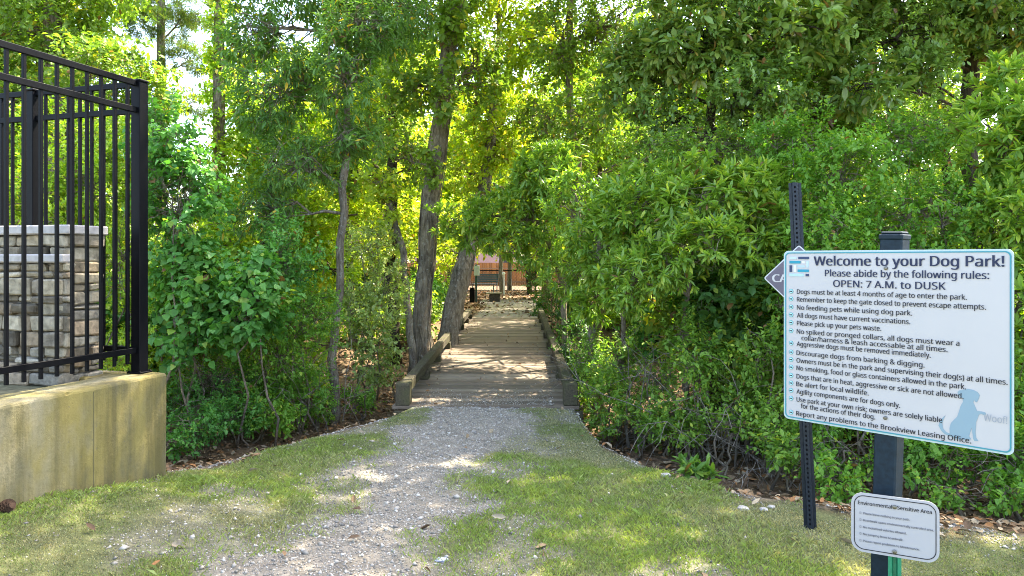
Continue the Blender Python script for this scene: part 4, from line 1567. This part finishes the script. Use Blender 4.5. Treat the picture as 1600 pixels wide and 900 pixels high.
x, y, r = scatter(680000, -4.2, 4.8, 2.5, 7.6, verge, 51)
n = len(x)
z = gz(x, y)
lush = smooth((n2(x, y, .8, 43) * .6 + n2(x, y, 2.6, 44) * .4 - .42) / .2)
lush = np.maximum(lush, smooth((.5 + wall_side(x, y)) / .4) * .9)
h = r.uniform(.008, .019, n) * (.7 + .8 * lush)
clump = smooth((n2(x, y, 13, 47) - .62) / .12) * smooth((n2(x, y, 2.1, 48) - .4) / .2)
h = h * (1 + .4 * clump)
tall = r.random(n) < .010 * (1 + 2 * lush)
h[tall] *= 1.8
an = r.uniform(0, 6.28, n)
wd = r.uniform(.0013, .0024, n)
lean = r.uniform(.2, 1.3, n) * h
a2 = r.uniform(0, 6.28, n)
V = np.empty((n, 4, 3))
ca, sa = np.cos(an) * wd, np.sin(an) * wd
V[:, 0] = np.stack([x - ca, y - sa, z - .004], 1)
V[:, 1] = np.stack([x + ca, y + sa, z - .004], 1)
lx, ly = np.cos(a2) * lean, np.sin(a2) * lean
V[:, 2] = np.stack([x + ca * .5 + lx * .4, y + sa * .5 + ly * .4, z + h * .65], 1)
V[:, 3] = np.stack([x + lx, y + ly, z + h * .95], 1)
dry = np.clip(smooth((n2(x, y, 1.7, 45) * .7 + n2(x, y, 9, 46) * .3 - .40) / .25) * .85 * (1 - .5 * lush) + r.normal(0, .2, n), 0, 1)[:, None]
C = (np.array([.18, .215, .075]) * (1 - lush[:, None]) + np.array([.21, .285, .06]) * lush[:, None]) * (1 - dry) + np.array([.36, .32, .19]) * dry
C *= r.uniform(.75, 1.4, (n, 1))
q = np.arange(n)[:, None] * 4
Fc = np.concatenate([q + np.array([[0, 1, 2]]), q + np.array([[0, 2, 3]])], 0)
o = mesh_np('grass', V.reshape(-1, 3), Fc, M_GRASS, np.repeat(C, 4, 0))
tag(o, 'short patchy grass with dry straw beside the gravel track', None, None, 'stuff')


def stones(n, x, y, z, size, r, cols):
    """faceted pebbles, 6 corners each pushed about"""
    base = np.array([[1, 0, 0], [-1, 0, 0], [0, 1, 0], [0, -1, 0], [0, 0, .7], [0, 0, -.7]])
    fc = np.array([[0, 2, 4], [2, 1, 4], [1, 3, 4], [3, 0, 4], [2, 0, 5], [1, 2, 5], [3, 1, 5], [0, 3, 5]])
    an = r.uniform(0, 6.28, n)
    V = base[None] * r.uniform(.6, 1.25, (n, 6, 1)) + r.normal(0, .16, (n, 6, 3))
    V[:, :, 0] *= r.uniform(.8, 1.4, (n, 1))
    V *= size[:, None, None]
    c, s = np.cos(an)[:, None], np.sin(an)[:, None]
    X = V[..., 0] * c - V[..., 1] * s
    Y = V[..., 0] * s + V[..., 1] * c
    V = np.stack([X + x[:, None], Y + y[:, None], V[..., 2] + (z + size * .25)[:, None]], -1)
    C = np.array(cols)[r.integers(0, len(cols), n)] * r.uniform(.75, 1.2, (n, 1))
    F_ = (np.arange(n)[:, None, None] * 6 + fc[None]).reshape(-1, 3)
    return V.reshape(-1, 3), F_, np.repeat(C, 6, 0)


def track(x, y):
    inb = ((x < -1.2) & (x > -3.6) & (np.abs(y - ye(x) - .55) < .48)) | ((x > .55) & (x < 3.2) & (np.abs(y - ye(x) - .12 + (n2(x, y, 2.2, 34) - .5) * .3) < .2) & (n2(x, y, 5, 38) > .4))
    near = np.exp(-np.maximum(0, np.abs(x - np.interp(y, PY, PXC)) - np.interp(y, PY, PHW)) / .5) * .16
    sc = (.03 + bare_mask(x, y) * .22) * (y < ye(x))
    m = np.maximum(np.maximum(path_mask(x, y) * .9, near * (y < ye(x)) + sc), inb * .75) * (y < 7.62 + 2 * (np.abs(x + .2) > 1.2))
    return m * ((wall_side(x, y) < -.01) | (wall_run(x, y) > .08))


GC = [(.40, .36, .30), (.32, .285, .235), (.25, .225, .185), (.45, .41, .35), (.34, .285, .21), (.2, .18, .155)]
x, y, r = scatter(190000, -4, 4.4, 2.6, 8.2, track, 61)
n = len(x)
size = np.where(r.random(n) < .06, r.uniform(.008, .016, n), r.uniform(.003, .0075, n))
zz = gz(x, y)
m_ = 1500
xe = r.uniform(-1.0, .45, m_)
ye_ = 7.6 + np.abs(r.normal(0, .38, m_))
x, y, zz = np.r_[x, xe], np.r_[y, ye_], np.r_[zz, -.009 + (ye_ - 7.58) * .00785]
size = np.r_[size, r.uniform(.003, .007, m_)]
big = r.random(len(x)) < .004
size[big] = r.uniform(.014, .024, big.sum())
n = len(x)
V, F_, C = stones(n, x, y, zz, size, r, GC)
o = mesh_np('gravel', V, F_, M_STONE, C)
tag(o, 'pale crushed gravel of the track and ditch bed', None, None, 'stuff')


def litter_d(x, y):
    m = smooth((y - ye(x) + .05 + (n2(x, y, 3, 31) - .5) * .6) / .3)
    m = m * (1 - ((np.abs(x + .2) < 1.0) & (y > 7.3) & (y < 18.2))) * (1 - .85 * path_mask(x, y) * (y > 8))
    bedm = (x < -1.2) & (x > -3.6) & (np.abs(y - ye(x) - .55) < .4)
    m = m * (1 - .9 * bedm)
    return np.maximum(m * .9, (y < ye(x)) * .008)


def fallen(n, x0, x1, y0, y1, seed, sc, deck=False):
    if deck:
        x, y, z, r = deck_leaves(n, seed)
    else:
        x, y, r = scatter(n, x0, x1, y0, y1, litter_d, seed)
        n = len(x)
        z = gz(x, y) + r.uniform(.004, .03, n)
    ok = ~((wall_side(x, y) > -.03) & (wall_run(x, y) < .1))
    x, y, z = x[ok], y[ok], z[ok]
    n = len(x)
    an = r.uniform(0, 6.28, n)
    d = np.stack([np.cos(an), np.sin(an), r.normal(0, .28, n)], 1)
    d = unit(d)
    up = unit(np.array([0, 0, 1.]) + r.normal(0, .38, (n, 3)))
    side = unit(np.cross(d, up))
    nr = np.cross(side, d)
    L = (r.uniform(.035, .09, n) * sc)[:, None]
    W = L * r.uniform(.3, .55, (n, 1))
    b = np.stack([x, y, z], 1) - d * L * .5
    cup = W * r.uniform(.1, .5, (n, 1))
    V = np.empty((n, 6, 3))
    V[:, 0] = b
    V[:, 1] = b + d * L * .3 + side * W * .45 + nr * cup
    V[:, 2] = b + d * L * .7 + side * W * .42 + nr * cup
    V[:, 3] = b + d * L + nr * cup * .6
    V[:, 4] = b + d * L * .7 - side * W * .42 + nr * cup
    V[:, 5] = b + d * L * .3 - side * W * .45 + nr * cup
    cols = np.array([(.20, .12, .06), (.28, .17, .085), (.13, .08, .045), (.26, .18, .10), (.32, .25, .16), (.25, .12, .045)])
    C = cols[r.integers(0, 6, n)] * r.uniform(.7, 1.15, (n, 1))
    q = np.arange(n)[:, None] * 6
    Fc = np.concatenate([q + np.array([[0, 1, 2, 3]]), q + np.array([[0, 3, 4, 5]])], 1).reshape(-1, 4)
    return V.reshape(-1, 3), Fc, np.repeat(C, 6, 0)


def deck_leaves(n, seed):
    r = np.random.default_rng(seed)
    y = 7.62 + 10.2 * r.random(n)
    side = r.choice([-1, 1], n)
    x = -.262 + (y - 7.58) * .0088 + np.where(r.random(n) < .6, side * (.78 - np.abs(r.normal(0, .12, n))), r.uniform(-.76, .76, n))
    return x, y, -.012 + (y - 7.58) * .00785 + .006, r


A = fallen(26000, -4.6, 4.6, 2.8, 11.5, 71, 1.0)
B = fallen(26000, -9, 7, 11.5, 40, 72, 1.9)
D_ = fallen(210, 0, 0, 0, 0, 73, .75, True)
o = mesh_np('fallen_leaves', np.concatenate([A[0], B[0], D_[0]]), np.concatenate([A[1], B[1] + len(A[0]), D_[1] + len(A[0]) + len(B[0])]), M_LITTER, np.concatenate([A[2], B[2], D_[2]]))
tag(o, 'brown fallen leaves covering the ditch and forest floor', None, None, 'stuff')


# ------------------------------------------------------------------ small single things on the ground
def rock(px, py, size, label, col, seed, group=None, name='rock', cat='stone', flat=.6):
    # walk down the sight line to the ground once to find the spot
    for d in np.arange(3, 9, .01):
        p = at(px, py, d)
        if p[2] <= gz(p[0], p[1]):
            break
    bm = bmesh.new()
    bmesh.ops.create_icosphere(bm, subdivisions=2, radius=size)
    rr = random.Random(seed)
    for v_ in bm.verts:
        v_.co *= rr.uniform(.8, 1.15)
        v_.co.z *= flat
        v_.co.x *= 1.25
    me = bpy.data.meshes.new(name)
    bm.to_mesh(me)
    bm.free()
    me.materials.append(col)
    o = bpy.data.objects.new(name, me)
    o.location = (p[0], p[1], float(gz(p[0], p[1])) + size * flat * .4)
    COL.objects.link(o)
    return tag(o, label, cat, group)


M_ROCK = plain('pale_rock', (.34, .31, .27), .85, .2, 0, 30, .25)
rock(1160, 797, .028, 'pale stone at the edge of the leaf litter, second left of the diamond sign post', M_ROCK, 1)
rock(1193, 798, .022, 'small whitish stone nearest the left side of the diamond sign post', M_ROCK, 2)
rock(1205, 793, .018, 'tiny pale stone touching the grass beside the diamond sign post', M_ROCK, 3)
rock(1040, 745, .03, 'flat grey stone left of the small broad leaved plant', M_ROCK, 4)

# pine cone by the wall
for d in np.arange(3, 9, .01):
    p = at(11, 803, d)
    if p[2] <= gz(p[0], p[1]):
        break
mb = MB()
gold = 2.39996
for i in range(90):
    t = i / 89
    rad = .028 * math.sin(math.pi * (.12 + .8 * t)) ** .8
    an = i * gold
    zc = (t - .5) * .1
    o_ = np.array([math.cos(an), math.sin(an), .35])
    c0 = np.array([math.cos(an) * rad * .5, math.sin(an) * rad * .5, zc])
    tip = c0 + o_ * rad * .75
    sd_ = np.array([-math.sin(an), math.cos(an), 0]) * .009
    mb.add([c0 - sd_ * .4, c0 + sd_ * .4, tip + sd_, tip - sd_, tip - np.array([0, 0, .006])], [(0, 1, 2, 3), (0, 4, 1), (1, 4, 2), (2, 4, 3), (3, 4, 0)])
mb.tube([(0, 0, -.05), (0, 0, .05)], .016, 8)
cone = mb.build('pine_cone', plain('cone_brown', (.07, .04, .025), .85, .2, 0, 60, .4))
cone.rotation_euler = (R(75), R(10), R(60))
cone.location = (p[0], p[1], float(gz(p[0], p[1])) + .04)
tag(cone, 'dark brown pine cone lying on the grass against the concrete wall', 'pine cone')
rock(690, 876, .028, 'small crumpled lavender scrap lying in the bare patch of grass', plain('lavender_scrap', (.36, .36, .46), .6, .3), 9, None, 'scrap', 'litter', .3)
